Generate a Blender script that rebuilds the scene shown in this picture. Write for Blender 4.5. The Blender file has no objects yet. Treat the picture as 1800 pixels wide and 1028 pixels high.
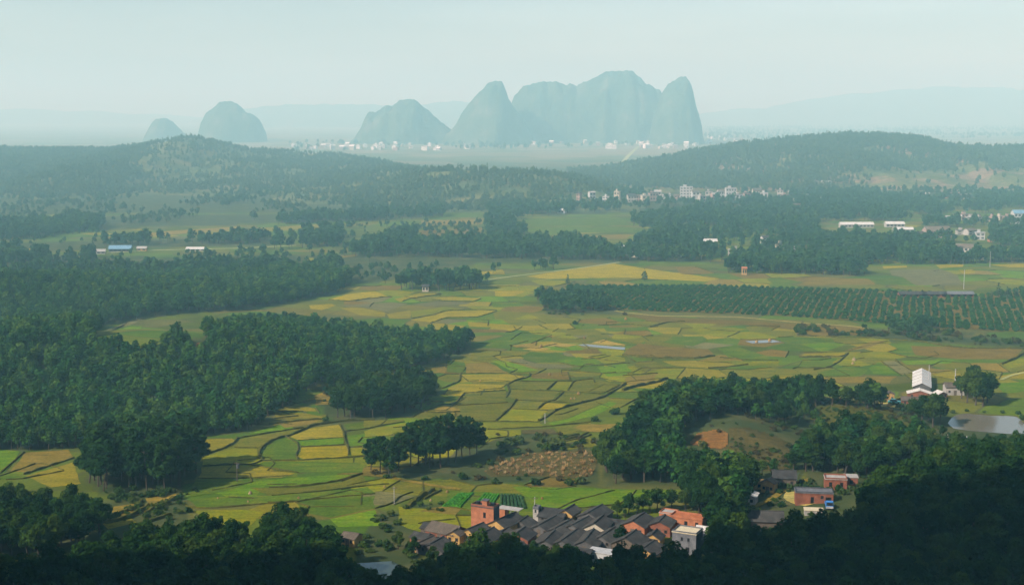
import bpy, math, random
import numpy as np
from mathutils import Vector, Matrix

# ------------------------------------------------------------------ camera, sky, sun, exposure
scene = bpy.context.scene
FPX, HCAM, HORIZ = 2400.0, 115.0, 200.0          # focal length in photo pixels, camera height, horizon row
PITCH = math.atan((514.0 - HORIZ) / FPX)
cam_d = bpy.data.cameras.new('camera'); cam = bpy.data.objects.new('camera', cam_d)
scene.collection.objects.link(cam); scene.camera = cam
cam_d.sensor_width = 36.0; cam_d.lens = FPX / 1800.0 * 36.0
cam_d.clip_start = 0.5; cam_d.clip_end = 90000.0
cam.location = (0, 0, HCAM); cam.rotation_euler = (math.pi / 2 - PITCH, 0, 0)

SUN_EL, SUN_AZ = math.radians(36), math.radians(-122)   # azimuth clockwise from +Y
SUN_TO = Vector((math.sin(SUN_AZ) * math.cos(SUN_EL), math.cos(SUN_AZ) * math.cos(SUN_EL), math.sin(SUN_EL)))
world = bpy.data.worlds.new('World'); scene.world = world; world.use_nodes = True
wn = world.node_tree; wn.nodes.clear()
sky = wn.nodes.new('ShaderNodeTexSky'); sky.sky_type = 'NISHITA'; sky.sun_disc = False
sky.sun_elevation = SUN_EL; sky.sun_rotation = SUN_AZ
sky.altitude = 100; sky.air_density = 1.0; sky.dust_density = 1.2; sky.ozone_density = 1.0
bg = wn.nodes.new('ShaderNodeBackground'); bg.inputs[1].default_value = 0.10
wo = wn.nodes.new('ShaderNodeOutputWorld')
wtc = wn.nodes.new('ShaderNodeTexCoord'); wmp = wn.nodes.new('ShaderNodeMapping'); wmp.inputs['Scale'].default_value = (3.0, 3.0, 22.0)
wns = wn.nodes.new('ShaderNodeTexNoise'); wns.inputs['Scale'].default_value = 1.4; wns.inputs['Detail'].default_value = 5
wrp = wn.nodes.new('ShaderNodeMapRange'); wrp.inputs[1].default_value = 0.3; wrp.inputs[2].default_value = 0.7; wrp.inputs[3].default_value = 0.9; wrp.inputs[4].default_value = 1.1
wmx = wn.nodes.new('ShaderNodeVectorMath'); wmx.operation = 'SCALE'
wn.links.new(wtc.outputs['Generated'], wmp.inputs[0]); wn.links.new(wmp.outputs[0], wns.inputs['Vector']); wn.links.new(wns.outputs['Fac'], wrp.inputs[0])
wn.links.new(sky.outputs[0], wmx.inputs[0]); wn.links.new(wrp.outputs[0], wmx.inputs['Scale']); wn.links.new(wmx.outputs[0], bg.inputs[0]); wn.links.new(bg.outputs[0], wo.inputs[0])
sun_d = bpy.data.lights.new('sun', 'SUN'); sun_d.energy = 5.0; sun_d.angle = math.radians(0.5)
sun_d.color = (0.96, 0.955, 0.88)
sun = bpy.data.objects.new('sun', sun_d); scene.collection.objects.link(sun)
sun.rotation_euler = SUN_TO.to_track_quat('Z', 'Y').to_euler(); sun.location = (-200, -200, 600)
vs = scene.view_settings
vs.view_transform = 'Standard'; vs.look = 'None'; vs.gamma = 1.0; vs.use_curve_mapping = False
vs.exposure = 0.56
HAZE_DENSITY = 0.00029
HAZE_TOP = 465.0
HAZE_COLOR = (0.40, 0.77, 0.87)
scene.render.engine = 'CYCLES'
cy = scene.cycles
cy.use_denoising = True; cy.max_bounces = 5; cy.diffuse_bounces = 2; cy.glossy_bounces = 2
cy.transmission_bounces = 2; cy.transparent_max_bounces = 4; cy.volume_bounces = 3
cy.use_adaptive_sampling = False; cy.sample_clamp_indirect = 4.0

rng = np.random.default_rng(7); random.seed(7)
COL = scene.collection

# ------------------------------------------------------------------ pixel <-> world
SP, CP = math.sin(PITCH), math.cos(PITCH)
def ray(px, py):
    cx, cyy = (px - 900.0) / FPX, (514.0 - py) / FPX
    return np.array([cx, CP + cyy * SP, -SP + cyy * CP])
def P(px, py, z=0.0):
    d = ray(px, py); t = (z - HCAM) / d[2]
    return np.array([d[0] * t, d[1] * t, z])
def at_depth(px, py, Y):
    d = ray(px, py); t = Y / d[1]
    return np.array([d[0] * t, Y, HCAM + d[2] * t])
def proj(x, y, z):
    z = z - HCAM
    f = y * CP - z * SP; u = y * SP + z * CP
    return 900 + FPX * x / f, 514 - FPX * u / f
def conv(x0, y0, s): return lambda pts: [(x0 + a / s, y0 + b / s) for a, b in pts]
zA = conv(640, 560, 3.913); zB = conv(300, 690, 4.283); zC = conv(1000, 540, 3.913)
zD = conv(1400, 440, 4.2825); zE = conv(540, 440, 4.2857); zF = conv(600, 720, 5.71)
zG = conv(720, 860, 6.425); zH = conv(960, 860, 5.4545); zI = conv(1260, 800, 6.425); zJ = conv(820, 700, 5.14)
def inpoly(px, py, poly):
    px = np.asarray(px); py = np.asarray(py); c = np.zeros(px.shape, bool); n = len(poly)
    for i in range(n):
        x1, y1 = poly[i]; x2, y2 = poly[(i + 1) % n]
        if y1 == y2: continue
        c ^= ((y1 > py) != (y2 > py)) & (px < (x2 - x1) * (py - y1) / (y2 - y1) + x1)
    return c

# ------------------------------------------------------------------ terrain height
def _h2(i, j, s):
    v = np.sin(i * 127.1 + j * 311.7 + s * 74.7) * 43758.5453
    return v - np.floor(v)
def vnoise(x, y, s=0):
    i, j = np.floor(x), np.floor(y); f, g = x - i, y - j
    f = f * f * (3 - 2 * f); g = g * g * (3 - 2 * g)
    a, b, c, d = _h2(i, j, s), _h2(i + 1, j, s), _h2(i, j + 1, s), _h2(i + 1, j + 1, s)
    return a + (b - a) * f + (c - a) * g + (a - b - c + d) * f * g
def fbm(x, y, s=0, o=4):
    r = 0; a = 0.5
    for k in range(o):
        r = r + a * vnoise(x, y, s + k); x = x * 2.03; y = y * 2.03; a *= 0.5
    return r
# (x, y, amplitude, sigma_x, sigma_y): low wooded hills on the valley floor
BUMPS = [(-175, 605, 17, 72, 56), (75, 480, 8, 22, 25), (125, 512, 5, 20, 14), (150, 372, 11, 42, 30),
         (-330, 800, 12, 110, 60), (30, 470, 1.5, 18, 12)]
def h(x, y):
    x = np.asarray(x, float); y = np.asarray(y, float); z = np.zeros(np.broadcast(x, y).shape)
    for bx, by, a, sx, sy in BUMPS:
        g = np.exp(-0.5 * (((x - bx) / sx) ** 2 + ((y - by) / sy) ** 2))
        z = z + a * np.maximum(0, g - 0.12) / 0.88
    r = np.hypot(x + 60, y + 260)                       # the mountain the photographer stands on
    m = 330 * np.maximum(0, 1 - r / 520.0) ** 1.55
    z = z + m * (0.93 + 0.14 * fbm(x / 60.0, y / 60.0, 5)) * np.where(r < 560, 1, 0)
    # karst spur added out of view left, shaped to shade near slope and air
    hc = np.interp(y, [-420, -300, -100, 100, 140, 161, 175, 196, 232, 275, 320], [120, 300, 350, 350, 330, 304, 240, 186, 138, 66, 0])
    sp = hc * np.maximum(0, 1 - np.abs(x + 215 + 8 * (fbm(y / 40.0, y * 0, 6) - .5)) / 118.0) ** 0.8
    return np.maximum(z, sp)
def ground(px, py):
    p = P(px, py)
    for _ in range(25):
        p = P(px, py, 0.5 * p[2] + 0.5 * float(h(p[0], p[1])))
    return p

# far ridges, crest given as (photo x, photo y, distance); height as function of x and y
def make_ridge(crest, wf, wb, seed, tree=6.0):
    pts = np.array([at_depth(a, b, d) for a, b, d in crest])
    def f(x, y):
        yc = np.interp(x, pts[:, 0], pts[:, 1]); zc = np.interp(x, pts[:, 0], pts[:, 2]) - tree
        zc = zc * np.clip((x - pts[0, 0]) / 120.0, 0, 1) * np.clip((pts[-1, 0] - x) / 120.0, 0, 1)
        n = fbm(x / 140.0, y / 260.0, seed)
        w = np.where(y < yc, wf(yc) * (0.8 + 0.5 * n), wb)
        t = np.clip(1 - np.abs(y - yc) / w, 0, 1)
        s = np.where(y < yc, t ** 1.15 * (1.12 - 0.12 * t), t ** 0.8)
        gul = (fbm(x / 75.0 + 0.2 * fbm(x / 30, y / 50, 3), y / 300.0, seed + 9) - 0.47) * 60 * t * (1 - t) * 2.2
        return zc * s + gul * np.clip(zc / 50, 0, 1) + (fbm(x / 16.0, y / 16.0, seed + 3) - 0.5) * 3 * np.minimum(1, t * 6) - 2.5 * (t <= 0)
    return f, pts
LR, LRP = make_ridge([(-420, 285, 2774), (-200, 262, 2807), (0, 258, 2839), (100, 259, 2839), (190, 259, 2824), (250, 252, 2791), (300, 242, 2758),
                      (335, 237, 2742), (370, 244, 2758), (430, 258, 2807), (520, 264, 2856), (600, 270, 2873), (650, 281, 2600), (690, 291, 2300), (760, 294, 1960), (830, 291, 1900),
 (880, 299, 1900), (930, 298, 1900), (985, 301, 1900), (1050, 304, 1950), (1120, 330, 2000)], lambda yc: np.maximum(260, (yc - 1480) * .72), 450, 11)
RR, RRP = make_ridge([(880, 330, 2542), (960, 312, 2599), (1000, 300, 2622), (1060, 296, 2644), (1100, 288, 2655), (1200, 268, 2689), (1300, 250, 2712),
                      (1400, 240, 2723), (1480, 234, 2735), (1550, 235, 2735), (1610, 238, 2723), (1660, 251, 2712),
                      (1750, 257, 2689), (1830, 254, 2667), (1950, 258, 2655), (2150, 290, 2633)], lambda yc: np.maximum(300, yc - 2020), 400, 23)
def top(x, y):
    return np.maximum(h(x, y), np.maximum(LR(x, y), RR(x, y)))

# ------------------------------------------------------------------ materials
def new_mat(name):
    m = bpy.data.materials.new(name); m.use_nodes = True; nt = m.node_tree; nt.nodes.clear()
    out = nt.nodes.new('ShaderNodeOutputMaterial'); return m, nt, out
def N(nt, t, **k):
    n = nt.nodes.new(t)
    for a, b in k.items(): setattr(n, a, b)
    return n
def ramp(nt, stops):
    r = N(nt, 'ShaderNodeValToRGB'); e = r.color_ramp.elements
    while len(e) < len(stops): e.new(0.5)
    for i, (p, c) in enumerate(stops):
        e[i].position = p; e[i].color = (*c, 1) if len(c) == 3 else c
    return r
def mixc(nt, fac, a, b, mode='MIX'):
    m = N(nt, 'ShaderNodeMix', data_type='RGBA', blend_type=mode)
    for sock, v in ((m.inputs[0], fac), (m.inputs[6], a), (m.inputs[7], b)):
        if isinstance(v, (int, float)): sock.default_value = v
        elif isinstance(v, tuple): sock.default_value = (*v, 1)
        else: nt.links.new(v, sock)
    return m.outputs[2]
def noise(nt, scale, detail=4, vec=None, rough=0.55):
    n = N(nt, 'ShaderNodeTexNoise'); n.inputs['Scale'].default_value = scale; n.inputs['Detail'].default_value = detail
    n.inputs['Roughness'].default_value = rough
    if vec is not None: nt.links.new(vec, n.inputs['Vector'])
    return n
def pos(nt): return N(nt, 'ShaderNodeNewGeometry').outputs['Position']
def mapped(nt, vec, scale=(1, 1, 1), rot=(0, 0, 0)):
    m = N(nt, 'ShaderNodeMapping'); m.inputs['Scale'].default_value = scale; m.inputs['Rotation'].default_value = rot
    nt.links.new(vec, m.inputs['Vector']); return m.outputs[0]
def principled(nt, out, color, rough=0.9, spec=0.15, bump=None, bstr=0.3, bdist=0.1):
    b = N(nt, 'ShaderNodeBsdfPrincipled'); b.inputs['Roughness'].default_value = rough
    b.inputs['Specular IOR Level'].default_value = spec
    if isinstance(color, tuple): b.inputs['Base Color'].default_value = (*color, 1)
    else: nt.links.new(color, b.inputs['Base Color'])
    if bump is not None:
        bn = N(nt, 'ShaderNodeBump'); bn.inputs['Strength'].default_value = bstr; bn.inputs['Distance'].default_value = bdist
        nt.links.new(bump, bn.inputs['Height']); nt.links.new(bn.outputs[0], b.inputs['Normal'])
    nt.links.new(b.outputs[0], out.inputs[0]); return b

def mat_leaf(name, c1, c2, c3, trans=0.25):
    if c1[1] > c1[0]: c1, c2, c3 = [(c[0], c[1] * 1.2, c[2] * 1.05) for c in (c1, c2, c3)]
    m, nt, out = new_mat(name)
    oi = N(nt, 'ShaderNodeObjectInfo')
    r = ramp(nt, [(0.0, c1), (0.55, c2), (1.0, c3)]); nt.links.new(oi.outputs['Random'], r.inputs[0])
    n = noise(nt, 0.9, 3, N(nt, 'ShaderNodeTexCoord').outputs['Object'])
    rr = ramp(nt, [(0.3, (0.62, 0.62, 0.62)), (0.7, (1.35, 1.35, 1.25))]); nt.links.new(n.outputs['Fac'], rr.inputs[0])
    col = mixc(nt, 1.0, r.outputs[0], rr.outputs[0], 'MULTIPLY')
    n2 = noise(nt, 0.035, 3, pos(nt)); r2 = ramp(nt, [(0.35, (0.8, 0.86, 0.9)), (0.68, (1.22, 1.12, 0.9))]); nt.links.new(n2.outputs['Fac'], r2.inputs[0])
    col = mixc(nt, 1.0, col, r2.outputs[0], 'MULTIPLY')
    d = N(nt, 'ShaderNodeBsdfDiffuse'); t = N(nt, 'ShaderNodeBsdfTranslucent'); mx = N(nt, 'ShaderNodeMixShader'); mx.inputs[0].default_value = trans
    nt.links.new(col, d.inputs[0]); nt.links.new(col, t.inputs[0])
    nt.links.new(d.outputs[0], mx.inputs[1]); nt.links.new(t.outputs[0], mx.inputs[2]); nt.links.new(mx.outputs[0], out.inputs[0])
    return m
M = {}
M['leaf'] = mat_leaf('leaf_broad', (0.012, 0.032, 0.010), (0.024, 0.052, 0.011), (0.050, 0.074, 0.014))
M['leaf_mid'] = mat_leaf('leaf_mid', (0.018, 0.056, 0.018), (0.038, 0.090, 0.020), (0.078, 0.120, 0.022))
M['pine'] = mat_leaf('needle_pine', (0.014, 0.038, 0.014), (0.023, 0.052, 0.015), (0.032, 0.060, 0.015))
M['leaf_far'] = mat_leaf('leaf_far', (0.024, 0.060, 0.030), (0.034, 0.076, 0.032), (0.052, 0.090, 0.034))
M['bush'] = mat_leaf('leaf_bush', (0.030, 0.060, 0.016), (0.055, 0.085, 0.020), (0.085, 0.095, 0.030))
M['drybush'] = mat_leaf('leaf_scrub', (0.060, 0.055, 0.025), (0.085, 0.070, 0.030), (0.06, 0.07, 0.025))
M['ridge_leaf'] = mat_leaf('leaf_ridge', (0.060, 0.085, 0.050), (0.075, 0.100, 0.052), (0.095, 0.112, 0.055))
M['orchard'] = mat_leaf('leaf_orchard', (0.022, 0.066, 0.022), (0.034, 0.086, 0.024), (0.056, 0.105, 0.026))
M['bamboo'] = mat_leaf('leaf_bamboo', (0.03, 0.07, 0.02), (0.045, 0.09, 0.02), (0.06, 0.1, 0.022))
M['straw'] = mat_leaf('straw_tuft', (0.22, 0.14, 0.06), (0.30, 0.20, 0.09), (0.36, 0.27, 0.15), 0.1)
M['tuft'] = mat_leaf('dry_tuft', (0.26, 0.165, 0.075), (0.36, 0.24, 0.12), (0.44, 0.33, 0.19), 0.1)
M['veg'] = mat_leaf('vegetable_leaf', (0.05, 0.16, 0.02), (0.06, 0.19, 0.02), (0.08, 0.21, 0.02))
M['veg_dark'] = mat_leaf('cabbage_leaf', (0.03, 0.065, 0.035), (0.035, 0.075, 0.04), (0.045, 0.08, 0.04))
def mat_simple(name, c1, c2, scale=0.6, rough=0.9, bump=0.2, spec=0.15):
    m, nt, out = new_mat(name); tc = N(nt, 'ShaderNodeTexCoord').outputs['Object']
    n = noise(nt, scale, 5, tc); r = ramp(nt, [(0.32, c1), (0.68, c2)]); nt.links.new(n.outputs['Fac'], r.inputs[0])
    n2 = noise(nt, scale * 6, 4, tc); r2 = ramp(nt, [(0.3, (0.8, 0.8, 0.8)), (0.7, (1.15, 1.15, 1.15))]); nt.links.new(n2.outputs['Fac'], r2.inputs[0])
    principled(nt, out, mixc(nt, 1.0, r.outputs[0], r2.outputs[0], 'MULTIPLY'), rough, spec, n2.outputs['Fac'], bump, 0.1); return m
M['bark'] = mat_simple('bark', (0.055, 0.042, 0.030), (0.11, 0.085, 0.06), 1.5)
def mat_brick(name, c1, c2, mortar, sc=1.0):
    m, nt, out = new_mat(name); tc = N(nt, 'ShaderNodeTexCoord').outputs['Object']
    geo = N(nt, 'ShaderNodeSeparateXYZ'); nt.links.new(tc, geo.inputs[0])
    ad = N(nt, 'ShaderNodeMath', operation='ADD'); nt.links.new(geo.outputs[0], ad.inputs[0]); nt.links.new(geo.outputs[1], ad.inputs[1])
    cb = N(nt, 'ShaderNodeCombineXYZ'); nt.links.new(ad.outputs[0], cb.inputs[0]); nt.links.new(geo.outputs[2], cb.inputs[1])
    b = N(nt, 'ShaderNodeTexBrick'); nt.links.new(cb.outputs[0], b.inputs['Vector'])
    b.inputs['Color1'].default_value = (*c1, 1); b.inputs['Color2'].default_value = (*c2, 1); b.inputs['Mortar'].default_value = (*mortar, 1)
    b.inputs['Scale'].default_value = sc; b.inputs['Brick Width'].default_value = 0.26; b.inputs['Row Height'].default_value = 0.08; b.inputs['Mortar Size'].default_value = 0.009
    n = noise(nt, 0.7, 5, tc); r = ramp(nt, [(0.3, (0.72, 0.70, 0.70)), (0.7, (1.2, 1.15, 1.1))]); nt.links.new(n.outputs['Fac'], r.inputs[0])
    principled(nt, out, mixc(nt, 1.0, b.outputs[0], r.outputs[0], 'MULTIPLY'), 0.9, 0.1, b.outputs['Fac'], -0.4, 0.02); return m
M['brick'] = mat_brick('red_brick', (0.34, 0.105, 0.042), (0.44, 0.155, 0.064), (0.28, 0.19, 0.14))
M['brick_dark'] = mat_brick('old_red_brick', (0.20, 0.06, 0.034), (0.28, 0.095, 0.05), (0.17, 0.12, 0.09))
M['mud'] = mat_brick('ochre_mud_brick', (0.40, 0.25, 0.085), (0.47, 0.31, 0.115), (0.32, 0.21, 0.08))
M['white_far'] = mat_simple('limewash', (0.66, 0.64, 0.60), (0.80, 0.78, 0.74), 0.5)
M['greybrick'] = mat_brick('grey_brick', (0.09, 0.09, 0.088), (0.13, 0.13, 0.125), (0.075, 0.075, 0.075))
M['cream'] = mat_simple('cream_plaster', (0.36, 0.31, 0.23), (0.46, 0.41, 0.31), 0.8)
M['white'] = mat_simple('white_plaster', (0.34, 0.34, 0.32), (0.46, 0.45, 0.43), 0.5)
M['pale'] = mat_simple('pale_concrete', (0.28, 0.26, 0.23), (0.40, 0.37, 0.33), 0.6)
M['sand'] = mat_simple('beige_screed', (0.50, 0.42, 0.27), (0.60, 0.51, 0.34), 0.5)  # beige screed of the slab tops, their own colour
M['concrete'] = mat_simple('grey_concrete', (0.10, 0.105, 0.11), (0.17, 0.17, 0.175), 0.6)
M['darkgrey'] = mat_simple('dark_cement', (0.055, 0.06, 0.065), (0.10, 0.105, 0.11), 0.6)
M['pink'] = mat_simple('pinkish_plaster', (0.27, 0.18, 0.15), (0.38, 0.27, 0.23), 0.5)
M['blue_roof'] = mat_simple('blue_sheet_roof', (0.13, 0.25, 0.33), (0.18, 0.31, 0.40), 0.2, 0.5, 0.05, 0.3)
M['white_roof'] = mat_simple('white_sheet_roof', (0.48, 0.45, 0.40), (0.60, 0.57, 0.52), 0.25, 0.55, 0.05, 0.3)
M['wood'] = mat_simple('weathered_wood', (0.09, 0.07, 0.05), (0.15, 0.12, 0.09), 2)
M['dark'] = mat_simple('dark_opening', (0.012, 0.013, 0.014), (0.022, 0.022, 0.024), 1, 0.4)
M['metal'] = mat_simple('pole_concrete', (0.34, 0.33, 0.31), (0.45, 0.44, 0.42), 1)
M['paint_blue'] = mat_simple('blue_paint', (0.03, 0.16, 0.42), (0.04, 0.20, 0.50), 1, 0.35, 0.02, 0.5)
M['paint_teal'] = mat_simple('teal_paint', (0.05, 0.28, 0.28), (0.07, 0.34, 0.33), 1, 0.4, 0.02, 0.5)
M['rubber'] = mat_simple('rubber', (0.012, 0.012, 0.012), (0.02, 0.02, 0.02), 1)
def mat_tile(name, c1, c2):
    m, nt, out = new_mat(name); tc = N(nt, 'ShaderNodeTexCoord').outputs['Object']
    w = N(nt, 'ShaderNodeTexWave', bands_direction='X'); w.inputs['Scale'].default_value = 1.25; w.inputs['Distortion'].default_value = 0.6; nt.links.new(tc, w.inputs['Vector'])
    n = noise(nt, 0.5, 6, tc); r = ramp(nt, [(0.3, c1), (0.7, c2)]); nt.links.new(n.outputs['Fac'], r.inputs[0])
    n3 = noise(nt, 5.0, 3, tc); r3 = ramp(nt, [(0.3, (0.7, 0.7, 0.7)), (0.7, (1.25, 1.25, 1.2))]); nt.links.new(n3.outputs['Fac'], r3.inputs[0])
    oi = N(nt, 'ShaderNodeObjectInfo'); r4 = ramp(nt, [(0, (0.8, 0.8, 0.82)), (1, (1.25, 1.2, 1.12))]); nt.links.new(oi.outputs['Random'], r4.inputs[0])
    c = mixc(nt, 1.0, mixc(nt, 1.0, r.outputs[0], r3.outputs[0], 'MULTIPLY'), r4.outputs[0], 'MULTIPLY')
    principled(nt, out, c, 0.85, 0.15, w.outputs['Fac'], 0.5, 0.08); return m
M['tile'] = mat_tile('grey_clay_tile', (0.035, 0.036, 0.036), (0.080, 0.079, 0.074))
M['tile_brown'] = mat_tile('brown_clay_tile', (0.09, 0.075, 0.06), (0.15, 0.125, 0.10))

# field and ground materials
def mat_field(name, c1, c2, c3, rows=0.0, gain=0.72):
    c1, c2, c3 = [(c[0] * gain * .98, c[1] * gain * 1.04, c[2] * gain * .52) for c in (c1, c2, c3)]
    m, nt, out = new_mat(name); p = pos(nt)
    oi = N(nt, 'ShaderNodeObjectInfo'); r0 = ramp(nt, [(0, (0.84, 0.86, 0.88)), (1, (1.12, 1.10, 1.04))]); nt.links.new(oi.outputs['Random'], r0.inputs[0])
    n = noise(nt, 0.12, 7, p, 0.68); r = ramp(nt, [(0.32, c1), (0.5, c2), (0.68, c3)]); nt.links.new(n.outputs['Fac'], r.inputs[0])
    n2 = noise(nt, 0.9, 5, p, 0.65); r2 = ramp(nt, [(0.3, (0.62, 0.64, 0.62)), (0.7, (1.3, 1.28, 1.2))]); nt.links.new(n2.outputs['Fac'], r2.inputs[0])
    n4 = noise(nt, 1.0, 4, mapped(nt, p, (0.06, 0.42, 0.1), (0, 0, 0.25)), 0.6); r4 = ramp(nt, [(0.35, (0.74, 0.80, 0.80)), (0.65, (1.22, 1.16, 1.05))]); nt.links.new(n4.outputs['Fac'], r4.inputs[0])
    c = mixc(nt, 1.0, r.outputs[0], r2.outputs[0], 'MULTIPLY'); c = mixc(nt, 1.0, c, r0.outputs[0], 'MULTIPLY'); c = mixc(nt, 1.0, c, r4.outputs[0], 'MULTIPLY')
    n5 = noise(nt, 0.07, 6, p, 0.7); r5 = ramp(nt, [(0.52, (0, 0, 0)), (0.64, (0.55, 0.55, 0.55))]); nt.links.new(n5.outputs['Fac'], r5.inputs[0])
    c = mixc(nt, r5.outputs[0], c, (c2[0] * .5 + .055, c2[1] * .5 + .048, c2[2] * .5 + .012))
    principled(nt, out, c, 0.95, 0.05, n2.outputs['Fac'], 0.8, 0.35); return m
M['f_olive'] = mat_field('field_olive', (0.13, 0.145, 0.030), (0.185, 0.175, 0.036), (0.23, 0.185, 0.048))
M['f_green'] = mat_field('field_green', (0.085, 0.145, 0.026), (0.115, 0.175, 0.028), (0.18, 0.19, 0.032))
M['f_bright'] = mat_field('field_bright', (0.10, 0.20, 0.018), (0.145, 0.245, 0.020), (0.22, 0.26, 0.024))
M['f_yg'] = mat_field('field_yellowgreen', (0.17, 0.21, 0.022), (0.25, 0.24, 0.024), (0.31, 0.25, 0.026))
M['f_gold'] = mat_field('field_gold', (0.29, 0.235, 0.022), (0.38, 0.285, 0.022), (0.44, 0.315, 0.026))
M['f_dull'] = mat_field('field_dull_gold', (0.25, 0.21, 0.035), (0.31, 0.245, 0.04), (0.36, 0.26, 0.045))
M['f_tan'] = mat_field('field_tan', (0.22, 0.155, 0.05), (0.29, 0.20, 0.07), (0.33, 0.22, 0.085))
M['f_brown'] = mat_field('field_brown', (0.17, 0.115, 0.045), (0.22, 0.145, 0.055), (0.25, 0.17, 0.07))
M['f_grey'] = mat_field('field_grey', (0.16, 0.145, 0.12), (0.21, 0.185, 0.15), (0.25, 0.215, 0.17))
M['f_straw'] = mat_field('field_straw', (0.40, 0.26, 0.10), (0.50, 0.32, 0.12), (0.55, 0.38, 0.17))
M['f_dark'] = mat_field('field_fallow', (0.085, 0.07, 0.045), (0.12, 0.095, 0.06), (0.15, 0.11, 0.07))
M['f_red'] = mat_field('soil_red', (0.23, 0.10, 0.06), (0.30, 0.135, 0.075), (0.36, 0.18, 0.10))
M['bund'] = mat_field('bund_grass', (0.065, 0.070, 0.026), (0.10, 0.095, 0.035), (0.16, 0.13, 0.05))
M['road'] = mat_field('dirt_road', (0.42, 0.31, 0.18), (0.52, 0.40, 0.25), (0.58, 0.46, 0.30))
M['paved'] = mat_field('pale_road', (0.40, 0.38, 0.33), (0.50, 0.47, 0.42), (0.55, 0.52, 0.47))
M['scrub'] = mat_field('scrub_ground', (0.06, 0.075, 0.022), (0.10, 0.095, 0.03), (0.16, 0.12, 0.045))

def mat_ground():
    m, nt, out = new_mat('valley_ground'); p = pos(nt)
    wv = noise(nt, 0.012, 3, p); add = N(nt, 'ShaderNodeVectorMath', operation='MULTIPLY_ADD')
    nt.links.new(wv.outputs['Color'], add.inputs[0]); add.inputs[1].default_value = (34, 34, 0); nt.links.new(p, add.inputs[2])
    pm = mapped(nt, add.outputs[0], (1 / 34.0, 1 / 22.0, 0.0), (0, 0, 0.35))
    v = N(nt, 'ShaderNodeTexVoronoi', feature='F1', voronoi_dimensions='2D'); v.inputs['Scale'].default_value = 1.0; v.inputs['Randomness'].default_value = 0.8; nt.links.new(pm, v.inputs['Vector'])
    sep = N(nt, 'ShaderNodeSeparateColor'); nt.links.new(v.outputs['Color'], sep.inputs[0])
    fr = ramp(nt, [(q, (c[0] * .58, c[1] * .70, c[2] * .34)) for q, c in [(0.0, (0.12, 0.13, 0.03)), (0.14, (0.15, 0.165, 0.034)), (0.30, (0.105, 0.16, 0.03)), (0.44, (0.20, 0.18, 0.045)), (0.58, (0.14, 0.19, 0.03)),
                    (0.70, (0.22, 0.165, 0.06)), (0.80, (0.17, 0.145, 0.075)), (0.89, (0.16, 0.2, 0.03)), (0.965, (0.34, 0.26, 0.045))]])
    fr.color_ramp.interpolation = 'CONSTANT'; nt.links.new(sep.outputs[0], fr.inputs[0])
    n = noise(nt, 0.05, 6, p, 0.6); r = ramp(nt, [(0.3, (0.72, 0.78, 0.8)), (0.7, (1.28, 1.18, 1.05))]); nt.links.new(n.outputs['Fac'], r.inputs[0])
    n2 = noise(nt, 0.8, 4, p); r2 = ramp(nt, [(0.3, (0.8, 0.8, 0.78)), (0.7, (1.18, 1.18, 1.14))]); nt.links.new(n2.outputs['Fac'], r2.inputs[0])
    fc = mixc(nt, 1.0, mixc(nt, 1.0, fr.outputs[0], r.outputs[0], 'MULTIPLY'), r2.outputs[0], 'MULTIPLY')
    ve = N(nt, 'ShaderNodeTexVoronoi', feature='DISTANCE_TO_EDGE', voronoi_dimensions='2D'); ve.inputs['Randomness'].default_value = 0.8; ve.inputs['Scale'].default_value = 1.0; nt.links.new(pm, ve.inputs['Vector'])
    er = ramp(nt, [(0.012, (1, 1, 1)), (0.035, (0, 0, 0))]); nt.links.new(ve.outputs['Distance'], er.inputs[0])
    ef = N(nt, 'ShaderNodeMath', operation='MULTIPLY'); nt.links.new(er.outputs[0], ef.inputs[0]); ef.inputs[1].default_value = 0.7
    fc = mixc(nt, ef.outputs[0], fc, (0.07, 0.07, 0.026))
    # land cover attribute: wild undergrowth instead of fields
    at = N(nt, 'ShaderNodeAttribute', attribute_name='wild')
    n3 = noise(nt, 0.06, 6, p, 0.65); wr = ramp(nt, [(0.3, (0.030, 0.050, 0.016)), (0.52, (0.055, 0.068, 0.022)), (0.72, (0.11, 0.095, 0.034))]); nt.links.new(n3.outputs['Fac'], wr.inputs[0])
    fc = mixc(nt, at.outputs['Fac'], fc, wr.outputs[0])
    sx = N(nt, 'ShaderNodeSeparateXYZ'); nt.links.new(p, sx.inputs[0])
    mr = N(nt, 'ShaderNodeMapRange'); mr.inputs[1].default_value = 2700; mr.inputs[2].default_value = 3600; nt.links.new(sx.outputs[1], mr.inputs[0])
    v2 = N(nt, 'ShaderNodeTexVoronoi', feature='F1', voronoi_dimensions='2D'); nt.links.new(mapped(nt, p, (1 / 190.0, 1 / 150.0, 0)), v2.inputs['Vector']); v2.inputs['Scale'].default_value = 1.0
    s2 = N(nt, 'ShaderNodeSeparateColor'); nt.links.new(v2.outputs['Color'], s2.inputs[0])
    dr_ = ramp(nt, [(0.0, (0.18, 0.16, 0.08)), (0.35, (0.13, 0.14, 0.06)), (0.55, (0.22, 0.18, 0.10)), (0.8, (0.10, 0.13, 0.055))]); dr_.color_ramp.interpolation = 'CONSTANT'; nt.links.new(s2.outputs[0], dr_.inputs[0])
    fc = mixc(nt, mr.outputs[0], fc, dr_.outputs[0])
    principled(nt, out, fc, 0.95, 0.05, n2.outputs['Fac'], 0.7, 0.3); return m
M['ground'] = mat_ground()
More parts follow.
